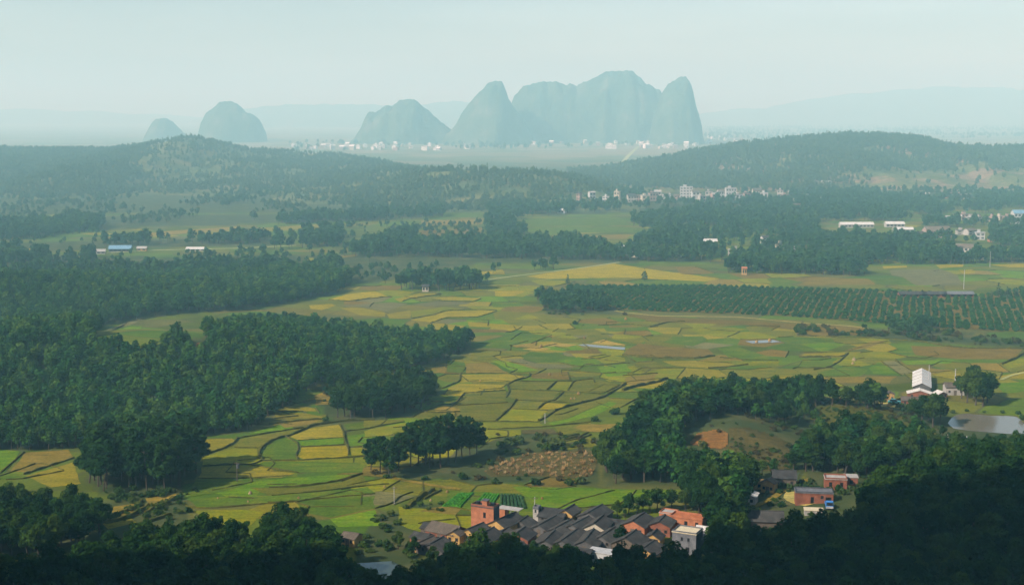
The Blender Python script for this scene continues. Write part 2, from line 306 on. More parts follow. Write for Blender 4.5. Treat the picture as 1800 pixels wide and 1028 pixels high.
def mat_ridge(name, tan, sh=0.0):
    m, nt, out = new_mat(name); p = pos(nt)
    n = noise(nt, 0.011, 6, p, 0.6); r = ramp(nt, [(0.32 - sh, (0.045, 0.072, 0.030)), (0.5 - sh, (0.085, 0.105, 0.036)), (0.62 - sh, (0.125, 0.125, 0.045)), (0.75 - sh * 1.6, tan)]); nt.links.new(n.outputs['Fac'], r.inputs[0])
    n2 = noise(nt, 0.12, 5, p); r2 = ramp(nt, [(0.3, (0.6, 0.65, 0.65)), (0.7, (1.35, 1.3, 1.25))]); nt.links.new(n2.outputs['Fac'], r2.inputs[0])
    principled(nt, out, mixc(nt, 1.0, r.outputs[0], r2.outputs[0], 'MULTIPLY'), 0.95, 0.05, n2.outputs['Fac'], 0.8, 2.0); return m
M['ridge_l'] = mat_ridge('ridge_grass', (0.17, 0.15, 0.06), .08); M['ridge_r'] = mat_ridge('ridge_soil', (0.21, 0.145, 0.085), .12)
def mat_karst():
    m, nt, out = new_mat('karst_rock_and_scrub'); p = pos(nt)
    n = noise(nt, 0.012, 6, p, 0.65); r = ramp(nt, [(0.35, (0.030, 0.055, 0.030)), (0.55, (0.060, 0.085, 0.045)), (0.75, (0.16, 0.155, 0.13))]); nt.links.new(n.outputs['Fac'], r.inputs[0])
    n2 = noise(nt, 0.06, 5, p); principled(nt, out, r.outputs[0], 0.95, 0.05, n2.outputs['Fac'], 1.0, 6.0); return m
M['karst'] = mat_karst()
def mat_water(name, c, rough=0.12):
    m, nt, out = new_mat(name); n = noise(nt, 1.2, 3, pos(nt))
    principled(nt, out, c, rough, 0.5, n.outputs['Fac'], 0.08, 0.05); return m
M['pond'] = mat_water('pond_water', (0.15, 0.13, 0.09), 0.16); M['pond_dark'] = mat_water('dark_pond_water', (0.03, 0.04, 0.025), 0.08)
M['puddle'] = mat_water('flooded_paddy', (0.16, 0.15, 0.12), 0.2)

# ------------------------------------------------------------------ object helpers
def mesh(name, V, F, mats):
    me = bpy.data.meshes.new(name)
    me.from_pydata([tuple(map(float, v)) for v in V], [], F)
    for m in (mats if isinstance(mats, (list, tuple)) else [mats]): me.materials.append(m)
    return me
def grid_mesh(name, X, Y, Z, mat, attr=None, smooth=True):
    r, c = X.shape; me = bpy.data.meshes.new(name)
    co = np.stack([X, Y, Z], -1).reshape(-1, 3).astype(np.float32)
    i = np.arange(r * c).reshape(r, c)
    q = np.stack([i[:-1, :-1], i[:-1, 1:], i[1:, 1:], i[1:, :-1]], -1).reshape(-1, 4)
    me.vertices.add(len(co)); me.vertices.foreach_set('co', co.ravel())
    me.loops.add(q.size); me.loops.foreach_set('vertex_index', q.ravel().astype(np.int32))
    me.polygons.add(len(q)); me.polygons.foreach_set('loop_start', np.arange(0, q.size, 4, dtype=np.int32)); me.polygons.foreach_set('loop_total', np.full(len(q), 4, np.int32))
    me.update(calc_edges=True); me.materials.append(mat)
    if smooth: me.polygons.foreach_set('use_smooth', np.ones(len(q), bool))
    if attr is not None:
        a = me.attributes.new('wild', 'FLOAT', 'POINT'); a.data.foreach_set('value', attr.ravel().astype(np.float32))
    return me
def add(name, data, parent=None, loc=None, rotz=0.0, scale=None):
    o = bpy.data.objects.new(name, data); COL.objects.link(o)
    if parent is not None: o.parent = parent
    if loc is not None: o.location = [float(v) for v in loc]
    if rotz: o.rotation_euler = (0, 0, float(rotz))
    if scale is not None: o.scale = scale if hasattr(scale, '__len__') else (scale,) * 3
    return o
def tag(o, label=None, cat=None, group=None, kind=None):
    if label: o['label'] = label
    if cat: o['category'] = cat
    if group: o['group'] = group
    if kind: o['kind'] = kind
    return o
class MB:
    def __init__(s): s.v = []; s.f = []; s.mi = []
    def quad(s, a, b, c, d, mi=0):
        i = len(s.v); s.v += [a, b, c, d]; s.f.append((i, i + 1, i + 2, i + 3)); s.mi.append(mi)
    def poly(s, pts, mi=0):
        i = len(s.v); s.v += list(pts); s.f.append(tuple(range(i, i + len(pts)))); s.mi.append(mi)
    def box(s, x0, x1, y0, y1, z0, z1, mi=0):
        i = len(s.v); s.v += [(x, y, z) for z in (z0, z1) for y in (y0, y1) for x in (x0, x1)]
        for f in ((0, 2, 3, 1), (4, 5, 7, 6), (0, 1, 5, 4), (2, 6, 7, 3), (0, 4, 6, 2), (1, 3, 7, 5)):
            s.f.append(tuple(i + k for k in f)); s.mi.append(mi)
    def hexa(s, p, mi=0):       # eight corners, bottom four then top four, both counter-clockwise
        i = len(s.v); s.v += list(p)
        for f in ((3, 2, 1, 0), (4, 5, 6, 7), (0, 1, 5, 4), (1, 2, 6, 5), (2, 3, 7, 6), (3, 0, 4, 7)):
            s.f.append(tuple(i + k for k in f)); s.mi.append(mi)
    def tube(s, pts, rad, n=6, mi=0):
        pts = [np.array(p, float) for p in pts]; base = len(s.v)
        for k, p in enumerate(pts):
            t = pts[min(k + 1, len(pts) - 1)] - pts[max(k - 1, 0)]; t = t / (np.linalg.norm(t) + 1e-9)
            a = np.cross(t, (0.31, 0.95, 0.05)); a /= np.linalg.norm(a) + 1e-9; b = np.cross(t, a)
            for j in range(n):
                an = 2 * math.pi * j / n; s.v.append(tuple(p + rad[k] * (math.cos(an) * a + math.sin(an) * b)))
        for k in range(len(pts) - 1):
            for j in range(n):
                s.f.append((base + k * n + j, base + k * n + (j + 1) % n, base + (k + 1) * n + (j + 1) % n, base + (k + 1) * n + j)); s.mi.append(mi)
        s.f.append(tuple(base + (len(pts) - 1) * n + j for j in range(n))); s.mi.append(mi)
    def data(s, name, mats):
        me = mesh(name, s.v, s.f, mats)
        if any(s.mi): me.polygons.foreach_set('material_index', s.mi)
        return me
    def build(s, name, mats, parent=None): return add(name, s.data(name, mats), parent)

# ------------------------------------------------------------------ haze box size (built at the end), terrain sheet
WILD = []   # photo polygons of wooded ground, filled below and used for the land cover attribute
HILLWOOD = [(0, 640), (100, 618), (158, 606), (172, 622), (215, 634), (250, 632), (300, 604), (460, 576), (560, 578), (700, 595), (800, 601), (828, 606), (812, 622), (740, 646), (690, 660), (560, 674), (540, 692), (470, 738), (440, 757), (350, 768), (200, 786), (60, 792), (-60, 792), (-160, 700)]
BANDWOOD = [(-80, 505), (0, 503), (230, 494), (400, 487), (560, 480), (622, 494), (600, 515), (520, 530), (430, 545), (290, 552), (180, 572), (160, 600), (100, 612), (0, 640), (-120, 640)]
MIDGROVE = [(575, 702), (590, 735), (680, 738), (745, 716), (765, 695), (700, 684), (620, 690)]
PINEGROVE = [(142, 838), (175, 864), (300, 864), (352, 836), (345, 818), (200, 818)]
KNOLL = [[(1058, 815), (1100, 770), (1140, 735), (1180, 708), (1290, 700), (1330, 725), (1200, 745), (1190, 800), (1195, 850), (1065, 852)],
         [(1290, 700), (1400, 706), (1560, 712), (1555, 722), (1430, 714), (1330, 722)],
         [(1190, 840), (1330, 832), (1335, 862), (1290, 915), (1240, 905), (1190, 862)]]
DARKWOOD = [[(1405, 815), (1440, 800), (1480, 770), (1600, 772), (1650, 800), (1700, 800), (1560, 835), (1530, 850), (1490, 835), (1440, 830), (1405, 828)],
            [(1290, 1005), (1340, 985), (1400, 972), (1480, 960), (1520, 915), (1560, 880), (1600, 862), (1650, 838), (1700, 826), (1810, 815), (1900, 815), (1900, 1110), (1290, 1110)]]
FRONTWOOD = [[(0, 892), (60, 902), (120, 912), (186, 925), (165, 962), (60, 985), (-60, 985), (-60, 892)],
             [(-60, 1068), (0, 1062), (130, 1025), (250, 968), (350, 966), (430, 978), (500, 952), (560, 975), (622, 1012), (640, 1060), (700, 1068), (735, 1022), (850, 1008), (900, 1014), (1000, 1020), (1050, 1035), (1120, 1036), (1180, 1022), (1250, 1030), (1262, 985), (1255, 930), (1290, 915), (1290, 1110), (-60, 1110)]]
SCRUBS = [[(830, 775), (900, 758), (1050, 770), (1055, 850), (700, 845), (640, 835), (700, 825)], [(1520, 575), (1640, 578), (1800, 600), (1800, 612), (1620, 600), (1500, 590)],
          [(1200, 745), (1440, 700), (1600, 710), (1660, 760), (1640, 800), (1330, 850), (1200, 850)], [(560, 690), (760, 660), (780, 700), (700, 740), (570, 740)],
          [(940, 520), (1080, 520), (1100, 555), (960, 555)], [(1130, 690), (1260, 668), (1330, 690), (1180, 720)], [(150, 880), (320, 860), (340, 930), (180, 960)],
          [(660, 900), (780, 880), (760, 1028), (600, 1028)], [(700, 1000), (1300, 1000), (1300, 1100), (700, 1100)], [(1230, 850), (1560, 830), (1560, 960), (1240, 1000)], [(1560, 700), (1800, 760), (1800, 830), (1560, 830)]]
WILD += [HILLWOOD, BANDWOOD, MIDGROVE, PINEGROVE] + KNOLL + DARKWOOD + FRONTWOOD + SCRUBS
WILD += [[(-100, 446), (230, 452), (600, 446), (860, 440), (860, 460), (640, 500), (560, 480), (-100, 500)], [(-100, 385), (850, 372), (850, 380), (480, 392), (170, 404), (-100, 428)]]
WILD += [[(-200, 380), (700, 370), (1000, 350), (1000, 270), (-200, 230)], [(600, 432), (1100, 432), (1280, 458), (1100, 462), (700, 460)], [(-100, 428), (480, 418), (480, 434), (-100, 446)], [(950, 380), (1900, 340), (1900, 280), (950, 280)]]

rr = np.concatenate([[0.0], np.geomspace(12, 22000, 430)])
th = np.radians(np.concatenate([np.linspace(-180, -32, 50)[:-1], np.linspace(-32, 32, 360), np.linspace(32, 180, 50)[1:]]))
R_, T_ = np.meshgrid(rr, th, indexing='ij'); GX, GY = R_ * np.sin(T_), R_ * np.cos(T_); GZ = h(GX, GY)
front = GY > 60
ppx, ppy = proj(GX, np.where(front, GY, 1000.0), GZ)
wild = np.zeros(GX.shape, bool)
for pl in WILD: wild |= inpoly(ppx, ppy, pl) & front
wild |= (~front) | ((GY < 333) & (GY > -900) & (np.abs(GX) < 800)) | (np.hypot(GX + 60, GY + 260) < 540)
rag = fbm(GX / 6, GY / 6, 2)
gme = grid_mesh('ground', GX, GY, GZ, M['ground'], wild.astype(float) * np.where(rag > 0.2, 1, 0.6))
gnd = tag(add('ground', gme), 'broad valley floor of paddies and rough ground', kind='structure')

# ridges, karst hills, far mountains
def ridge_obj(name, f, pts, wf, wb, mat, label, step=8.0):
    x0, x1 = pts[0, 0], pts[-1, 0]; ya, yb = pts[:, 1].min() - wf * 1.3, pts[:, 1].max() + wb
    X, Y = np.meshgrid(np.arange(x0, x1, step), np.arange(ya, yb, step)); Z = f(X, Y)
    return tag(add(name, grid_mesh(name, X, Y, Z - 0.4, mat)), label, kind='structure')
ridge_obj('ridge', LR, LRP, 1300, 450, M['ridge_l'], 'long wooded ridge with a rounded peak, dipping towards the middle')
ridge_obj('ridge', RR, RRP, 680, 400, M['ridge_r'], 'wooded ridge with reddish bare lower slope behind the valley village')
def sil_hill(name, sil, D, base, depth, mat, label, seed, step, rough=0.06, kind='structure'):
    pts = np.array([at_depth(a, b, D) for a, b in sil]); x0, x1 = pts[0, 0], pts[-1, 0]
    xs = np.arange(x0, x1 + step, step); zt = np.interp(xs, pts[:, 0], pts[:, 2]) - base
    zt = np.maximum(zt, 0); W = depth * np.sqrt(np.maximum(zt, 1e-3) / zt.max())
    v = np.linspace(-1, 1, 41)
    X = np.repeat(xs[:, None], 41, 1); Y = D + v[None, :] * W[:, None] * (1 + 0.25 * (fbm(X / 60.0, v[None, :] * 3 + 0 * X, seed) - 0.5))
    prof = np.maximum(0, 1 - np.abs(v) ** 2.2) ** 0.75
    Z = base + zt[:, None] * prof[None, :] * (1 + rough * 4 * (fbm(X / 45.0, Y / 45.0, seed + 2) - 0.47) * np.minimum(1, np.abs(v) * 2.5)[None, :]) - 3
    n = (fbm(xs / 38.0, xs * 0, seed + 5, 5) - 0.47) * 30; Z += ((fbm(X / 26.0, Y / 70.0, seed + 8, 5) - 0.47) * 46 * (np.abs(v) ** 0.7 * (1 - np.abs(v)) * 2.2)[None, :] + (fbm(X / 9.0, Y / 9.0, seed + 12, 3) - .45) * 10 * prof[None, :]) * np.minimum(1, zt / 60)[:, None] * (1 if rough > .065 else .6); Z += n[:, None] * (prof * np.minimum(1, 1.0))[None, :] * np.minimum(1, zt / 30)[:, None]
    return tag(add(name, grid_mesh(name, X, Y, Z, mat)), label, kind=kind)
K = [([(250, 252), (258, 238), (266, 222), (276, 210), (288, 206), (300, 212), (314, 228), (330, 242), (345, 254)], 5900, 'small faint karst cone behind the ridge peak'),
     ([(345, 254), (352, 235), (358, 212), (368, 198), (380, 186), (390, 180), (402, 178), (414, 184), (428, 193), (444, 201), (455, 212), (463, 228), (470, 256)], 5700, 'rounded karst hill standing alone behind the ridge'),
     ([(600, 254), (622, 244), (636, 226), (642, 206), (656, 194), (672, 188), (688, 186), (700, 175), (714, 174), (728, 178), (742, 188), (760, 203), (780, 215), (800, 232), (830, 254)], 5400, 'low broad karst hill left of the pointed peak'),
     ([(770, 256), (790, 232), (806, 210), (818, 192), (832, 176), (848, 160), (860, 148), (870, 143), (880, 145), (888, 156), (894, 172), (904, 188), (918, 208), (930, 228), (944, 256)], 5300, 'pointed karst peak beside the wide massif'),
     ([(880, 254), (892, 200), (904, 170), (918, 154), (935, 146), (955, 142), (975, 144), (995, 149), (1018, 150), (1038, 142), (1056, 132), (1075, 126), (1095, 123), (1112, 126), (1128, 138), (1145, 152), (1160, 163), (1176, 180), (1200, 215), (1225, 254)], 5600, 'wide double-humped karst massif, largest on the skyline'),
     ([(1140, 254), (1152, 190), (1164, 162), (1176, 146), (1190, 137), (1202, 134), (1210, 142), (1216, 160), (1222, 184), (1228, 205), (1232, 230), (1238, 254)], 5350, 'steep karst tower closing the massif on its right end')]
for k, (s, D, lb) in enumerate(K): sil_hill('karst_hill', s, D, 0.0, 210 if k > 1 else 170, M['karst'], lb, 31 + k * 7, 7.0, 0.07)
sil_hill('far_mountain', [(380, 212), (430, 192), (480, 186), (560, 183), (640, 184), (720, 186), (800, 178), (880, 186), (960, 200), (1060, 212)], 12500, 0, 1200, M['karst'], 'faint far hills between the karst peaks', 71, 40.0)
sil_hill('far_mountain', [(1180, 205), (1260, 197), (1300, 190), (1340, 192), (1400, 180), (1430, 173), (1470, 170), (1500, 163), (1530, 165), (1580, 157), (1610, 159), (1650, 152), (1690, 156), (1740, 153), (1770, 160), (1800, 158), (1900, 165), (2100, 185), (2250, 206)], 14500, 0, 1600, M['karst'], 'faint far mountain range over the plain on the right', 77, 60.0)
sil_hill('far_mountain', [(-350, 206), (-200, 192), (-120, 198), (-60, 194), (60, 191), (110, 197), (160, 195), (220, 201), (260, 200), (360, 208)], 15500, 0, 1500, M['karst'], 'faint far hills on the left, almost lost in haze', 79, 60.0)

# ------------------------------------------------------------------ water, roads, paddies
def sheet_data(name, poly, mat, dz, bend=True):
    pts = [P(a, b) for a, b in poly]; out = []
    n = len(pts)
    for i in range(n):
        a, b = pts[i], pts[(i + 1) % n]; L = np.hypot(*(b - a)[:2]); k = max(1, int(L / 5.0))
        nx, ny = -(b - a)[1] / (L + 1e-6), (b - a)[0] / (L + 1e-6)
        ph = rng.uniform(-1, 1)
        for j in range(k):
            t = j / k; w = (math.sin(math.pi * t) * ph * 0.05 * min(L, 12) + (rng.normal(0, 0.16) if 0 < j else 0)) if bend else 0
            q = a + (b - a) * t + np.array([nx * w, ny * w, 0]); out.append(q)
    D = np.mean([p[1] for p in pts]); off = dz + D * 2e-5
    return mesh(name, [(p[0], p[1], float(h(p[0], p[1])) + off) for p in out], [tuple(range(len(out)))], mat)
def strip_data(name, pts_px, width, mat, dz, hgt=0.0, jit=0.0, seg=2.5, world_pts=None):
    w = [P(a, b) for a, b in pts_px] if world_pts is None else world_pts
    pl = [w[0]]
    for a, b in zip(w[:-1], w[1:]):
        L = np.linalg.norm(b - a); k = max(1, int(L / seg))
        for j in range(1, k + 1): pl.append(a + (b - a) * j / k)
    pl = np.array(pl); 
    for _ in range(3):
        if len(pl) > 2: pl[1:-1] = 0.25 * pl[:-2] + 0.5 * pl[1:-1] + 0.25 * pl[2:]
    t = np.gradient(pl, axis=0); nn = np.stack([-t[:, 1], t[:, 0]], 1); nn /= np.linalg.norm(nn, axis=1, keepdims=True) + 1e-9
    V, F = [], []
    cols = (-1, 1) if hgt <= 0 else (-1, -0.55, 0.55, 1); nc = len(cols)
    for i, p in enumerate(pl):
        ww = width * 0.5 * (1 + rng.uniform(-jit, jit)); hh = hgt * (1 + rng.uniform(-jit, jit))
        for c in cols:
            x, y = p[0] + nn[i, 0] * ww * c, p[1] + nn[i, 1] * ww * c
            z = float(h(x, y)) + dz + (hh if abs(c) < 0.9 else (-0.3 if hgt > 0 else 0)); V.append((x, y, z))
    for i in range(len(pl) - 1):
        for c in range(nc - 1): F.append((i * nc + c, i * nc + c + 1, (i + 1) * nc + c + 1, (i + 1) * nc + c))
    if hgt > 0: F += [tuple(range(nc - 1, -1, -1)), tuple((len(pl) - 1) * nc + c for c in range(nc))]
    return mesh(name, V, F, mat)
pad = tag(bpy.data.objects.new('paddy_field', None), 'patchwork of rice paddies divided by earth bunds', kind='structure'); COL.objects.link(pad)
PLOTS = []
def plots(z, d):
    for c, pts in d: PLOTS.append((c, z(pts) if z else pts))
plots(zA, [('f_yg', [(1005, 622), (1265, 632), (1200, 708), (915, 703)]), ('f_gold', [(1250, 578), (1440, 590), (1330, 622), (1200, 622)]),
 ('f_olive', [(1045, 562), (1240, 572), (1190, 622), (1015, 615)]), ('f_olive', [(1010, 490), (1350, 500), (1290, 565), (1050, 555), (985, 540)]),
 ('f_olive', [(1025, 432), (1315, 436), (1260, 488), (1000, 480), (985, 455)]), ('f_yg', [(1330, 436), (1430, 436), (1395, 498), (1280, 490)]),
 ('f_olive', [(1440, 425), (1560, 415), (1750, 450), (1640, 515), (1400, 500)]), ('f_olive', [(1380, 512), (1650, 520), (1500, 580), (1310, 565)]),
 ('f_olive', [(690, 515), (975, 495), (975, 580), (640, 595)]), ('f_olive', [(640, 600), (990, 580), (1000, 600), (900, 705), (680, 700), (660, 640)]),
 ('f_dull', [(590, 470), (660, 445), (970, 455), (970, 490), (690, 512), (570, 490)]), ('f_tan', [(700, 310), (850, 300), (930, 340), (1000, 375), (700, 375)]),
 ('f_bright', [(870, 290), (960, 290), (1110, 330), (1200, 355), (1080, 370), (1000, 355)]), ('f_grey', [(960, 280), (1080, 275), (1180, 310), (1380, 315), (1450, 335), (1330, 345), (1200, 340), (1060, 305)]),
 ('f_bright', [(1340, 295), (1480, 262), (1560, 280), (1630, 315), (1480, 325)]), ('f_yg', [(1560, 260), (1640, 240), (1790, 270), (1790, 300), (1650, 310)]),
 ('f_bright', [(1600, 335), (1800, 310), (1840, 360), (1800, 390), (1680, 400)]), ('f_straw', [(1085, 210), (1180, 195), (1290, 205), (1190, 222)]),
 ('f_straw', [(1220, 180), (1290, 165), (1470, 180), (1400, 195), (1260, 190)]), ('f_straw', [(1560, 170), (1650, 145), (1800, 180), (1790, 190)]),
 ('f_grey', [(1480, 180), (1790, 195), (1780, 215), (1500, 200)]), ('f_gold', [(715, 22), (1050, 45), (1050, 65), (725, 55)]),
 ('f_tan', [(480, 620), (560, 595), (660, 625), (640, 650), (500, 650)]), ('f_bright', [(1260, 715), (1400, 690), (1690, 570), (1740, 580), (1580, 670), (1300, 735)]),
 ('f_olive', [(1260, 690), (1290, 650), (1440, 600), (1690, 535), (1680, 565), (1400, 685), (1270, 710)]), ('f_yg', [(770, 718), (1200, 715), (1240, 740), (860, 760)]),
 ('f_olive', [(1310, 745), (1560, 715), (1540, 780), (1350, 820)]), ('f_dark', [(1080, 765), (1300, 760), (1340, 810), (1200, 800), (1090, 795)]),
 ('f_yg', [(850, 770), (1075, 765), (1080, 800), (930, 820), (850, 850)]), ('f_olive', [(1370, 870), (1550, 840), (1610, 900), (1400, 915)]),
 ('f_dull', [(670, 385), (980, 380), (1130, 400), (1010, 430), (660, 440)]), ('f_brown', [(1150, 380), (1400, 365), (1410, 420), (1150, 410)]), ('f_green', [(570, 290), (690, 300), (690, 375), (570, 370)]),
 ('f_olive', [(300, 345), (520, 320), (500, 375), (310, 385)]), ('f_tan', [(430, 360), (560, 330), (555, 375), (470, 385)]), ('f_green', [(1060, 255), (1320, 230), (1400, 260), (1300, 300), (1180, 300)]), ('f_green', [(820, 190), (1000, 120), (1280, 110), (1160, 165), (900, 205)]),
 ('f_yg', [(0, 775), (60, 755), (290, 715), (300, 740), (180, 800), (0, 820)]), ('f_olive', [(0, 700), (280, 690), (270, 705), (40, 745), (0, 748)])])
plots(zB, [('f_green', [(690, 410), (880, 345), (940, 370), (960, 410), (940, 490), (800, 508), (690, 490), (680, 440)]), ('f_gold', [(985, 412), (1320, 400), (1335, 470), (1330, 485), (1000, 500), (950, 480)]),
 ('f_bright', [(960, 365), (1300, 340), (1305, 385), (990, 405)]), ('f_dull', [(890, 330), (1060, 265), (1270, 240), (1300, 335), (960, 355)]), ('f_bright', [(1325, 325), (1540, 300), (1540, 400), (1350, 405)]),
 ('f_yg', [(1345, 415), (1440, 415), (1440, 470), (1360, 475)]), ('f_green', [(1300, 240), (1540, 210), (1540, 262), (1330, 288)]), ('f_dull', [(250, 355), (460, 345), (500, 370), (440, 410), (250, 465)]),
 ('f_olive', [(510, 370), (520, 350), (860, 290), (1000, 270), (860, 330), (690, 400), (650, 415), (480, 410)]), ('f_yg', [(240, 490), (480, 420), (650, 420), (650, 470), (690, 508), (620, 535), (240, 550)]),
 ('f_dull', [(230, 560), (420, 548), (700, 565), (940, 605), (830, 640), (210, 640)]), ('f_green', [(640, 545), (700, 520), (960, 518), (1480, 540), (1440, 600), (1200, 600), (960, 600)]),
 ('f_yg', [(700, 515), (1330, 495), (1490, 485), (1480, 530), (960, 516)]), ('f_bright', [(560, 680), (900, 640), (1420, 610), (1260, 660), (1000, 695), (760, 705)]), ('f_green', [(120, 800), (500, 775), (740, 775), (1090, 750), (1480, 710), (1540, 755), (900, 815), (200, 865)]),
 ('f_olive', [(600, 715), (1000, 712), (1260, 675), (1450, 620), (1500, 690), (1100, 738), (740, 770)]), ('f_yg', [(160, 890), (540, 880), (700, 900), (600, 1000), (360, 1000)]), ('f_bright', [(1200, 950), (1540, 880), (1600, 1000), (1260, 1010)]),
 ('f_green', [(950, 830), (1540, 775), (1540, 870), (1200, 940), (1000, 900)]), ('f_dull', [(770, 160), (1000, 155), (1180, 190), (800, 190)]), ('f_tan', [(800, 225), (1130, 205), (1040, 240), (860, 265)]), ('f_tan', [(1080, 60), (1190, 20), (1200, 100), (1090, 110)]), ('f_green', [(200, 650), (540, 650), (560, 690), (420, 740), (100, 790)])])
plots(zE, [('f_gold', [(780, 525), (960, 485), (1060, 458), (1420, 455), (1300, 500), (1040, 505), (930, 545)]), ('f_yg', [(780, 460), (1040, 425), (1180, 445), (1000, 462), (940, 482), (790, 510)]), ('f_gold', [(650, 365), (850, 325), (1010, 325), (870, 350), (760, 370), (700, 390)]),
 ('f_gold', [(940, 360), (1080, 350), (1310, 360), (1250, 380), (1020, 375)]), ('f_gold', [(160, 370), (300, 330), (520, 310), (610, 345), (300, 380)]), ('f_dull', [(245, 435), (420, 435), (585, 470), (585, 500), (400, 490)]), ('f_gold', [(10, 420), (180, 405), (220, 415), (110, 455), (20, 450)]),
 ('f_gold', [(1300, 165), (1470, 145), (1490, 180), (1320, 182)]), ('f_dull', [(595, 480), (780, 450), (780, 510), (620, 515)]), ('f_yg', [(1560, 345), (1640, 310), (1720, 318), (1620, 355)]), ('f_grey', [(220, 415), (640, 392), (760, 402), (600, 460), (420, 430)]), ('f_grey', [(960, 548), (1060, 515), (1200, 520), (1200, 535), (1060, 555)]),
 ('f_grey', [(780, 405), (1000, 385), (1240, 390), (1200, 405), (900, 425)]), ('f_yg', [(0, 60), (190, 50), (180, 68), (0, 80)]), ('f_tan', [(200, 45), (380, 30), (370, 45), (230, 60)]), ('f_brown', [(1230, 590), (1500, 600), (1540, 615), (1250, 620)]), ('f_green', [(1380, 400), (1600, 390), (1640, 420), (1400, 430)])])
plots(None, [('f_gold', [(923, 486), (1077, 463), (1133, 472), (1265, 490), (1240, 495), (1100, 488), (960, 491)]), ('f_grey', [(168, 600), (185, 585), (290, 558), (292, 565), (230, 572)]), ('f_bright', [(200, 583), (250, 578), (248, 586), (180, 597)]), ('f_gold', [(65, 474), (148, 472), (140, 478), (75, 479)]),
 ('f_bright', [(0, 790), (35, 793), (8, 830), (-10, 835)]), ('f_tan', [(42, 795), (120, 790), (130, 805), (50, 830), (18, 828)]), ('f_dull', [(45, 836), (130, 812), (142, 850), (90, 856)]), ('f_tan', [(200, 890), (235, 885), (245, 905), (205, 915)]), ('f_dull', [(180, 920), (230, 910), (240, 918), (190, 930)]), ('f_tan', [(255, 875), (310, 868), (300, 885), (260, 895)]),
 ('f_green', [(740, 375), (848, 374), (850, 382), (742, 384)]), ('f_tan', [(740, 388), (850, 386), (848, 394), (742, 397)]), ('f_brown', [(735, 405), (850, 400), (850, 412), (740, 415)]), ('f_tan', [(172, 418), (300, 406), (420, 398), (420, 403), (200, 421)]), ('f_dull', [(335, 410), (560, 394), (560, 402), (340, 414)]),
 ('f_green', [(920, 384), (1090, 384), (1110, 396), (930, 398)]), ('f_green', [(950, 400), (1110, 400), (1115, 408), (960, 410)]), ('f_tan', [(930, 416), (1110, 412), (1100, 420), (930, 422)]), ('f_bright', [(900, 855), (1040, 858), (1180, 862), (1090, 885), (960, 900)]), ('f_green', [(1040, 862), (1200, 860), (1190, 880), (1090, 885)]),
 ('f_green', [(790, 862), (880, 866), (960, 868), (965, 905), (870, 905), (785, 888)]), ('f_yg', [(700, 890), (800, 900), (810, 925), (740, 935), (700, 920)]), ('f_tan', [(735, 898), (790, 888), (810, 895), (800, 905)]), ('f_green', [(1090, 520), (1200, 524), (1180, 532), (1060, 530)])])
plots(zD, [('f_green', [(560, 215), (800, 205), (890, 260), (640, 262)]), ('f_gold', [(1220, 150), (1330, 145), (1350, 170), (1260, 185)]), ('f_gold', [(1050, 110), (1260, 105), (1250, 125), (1080, 135)]), ('f_gold', [(650, 120), (830, 115), (830, 130), (660, 140)]), ('f_gold', [(1450, 110), (1713, 100), (1713, 130), (1600, 130)]),
 ('f_bright', [(1520, 190), (1713, 180), (1713, 215), (1560, 205)]), ('f_grey', [(700, 150), (1080, 140), (1210, 185), (1260, 260), (900, 265), (800, 202), (720, 190)]), ('f_tan', [(0, 265), (160, 205), (540, 215), (600, 260)]), ('f_tan', [(340, 765), (560, 685), (690, 680), (520, 740)]), ('f_bright', [(540, 890), (620, 840), (700, 890), (760, 930), (580, 930)]),
 ('f_grey', [(650, 840), (740, 830), (890, 920), (790, 940)]), ('f_bright', [(790, 830), (1180, 825), (1160, 850), (830, 860)]), ('f_brown', [(860, 720), (1713, 740), (1640, 820), (1200, 818), (900, 790)]), ('f_gold', [(1490, 955), (1713, 905), (1760, 930), (1713, 970), (1560, 970)]), ('f_tan', [(180, 960), (760, 948), (700, 1000), (300, 1000)]),
 ('f_tan', [(880, 880), (1180, 900), (1040, 930), (960, 930)]), ('f_green', [(150, 920), (400, 870), (535, 895), (480, 945), (200, 950)]), ('f_gold', [(60, 780), (380, 775), (330, 805), (30, 800)]), ('f_brown', [(0, 545), (540, 575), (500, 640), (0, 640)]), ('f_bright', [(1500, 1000), (1713, 990), (1713, 1060), (1560, 1080)]), ('f_yg', [(1550, 850), (1713, 810), (1713, 870), (1600, 890)]), ('f_green', [(40, 815), (330, 810), (270, 850), (40, 850)])])
plots(zC, [('f_brown', [(400, 290), (480, 250), (700, 275), (960, 290), (1000, 330), (880, 352), (520, 348), (370, 330)]), ('f_yg', [(820, 155), (880, 135), (1120, 140), (1250, 155), (940, 185)]), ('f_green', [(650, 240), (720, 200), (920, 200), (960, 230), (850, 268)]),
 ('f_brown', [(340, 45), (900, 78), (1480, 112), (1800, 135), (1800, 180), (1200, 122), (600, 102)]), ('f_yg', [(1000, 365), (1450, 372), (1440, 400), (1200, 400)]), ('f_olive', [(430, 388), (560, 364), (700, 410), (520, 448)]), ('f_tan', [(380, 500), (400, 478), (610, 458), (590, 510), (430, 550)]), ('f_green', [(240, 140), (540, 138), (560, 160), (260, 168)]), ('f_dull', [(640, 370), (980, 365), (1180, 400), (960, 420), (740, 405)]), ('f_green', [(1010, 280), (1150, 268), (1440, 360), (1100, 345)])])
for k, (c, poly) in enumerate(PLOTS):
    add('plot', sheet_data('plot', poly, M[c], 0.03 + 0.012 * (k % 7)), pad)
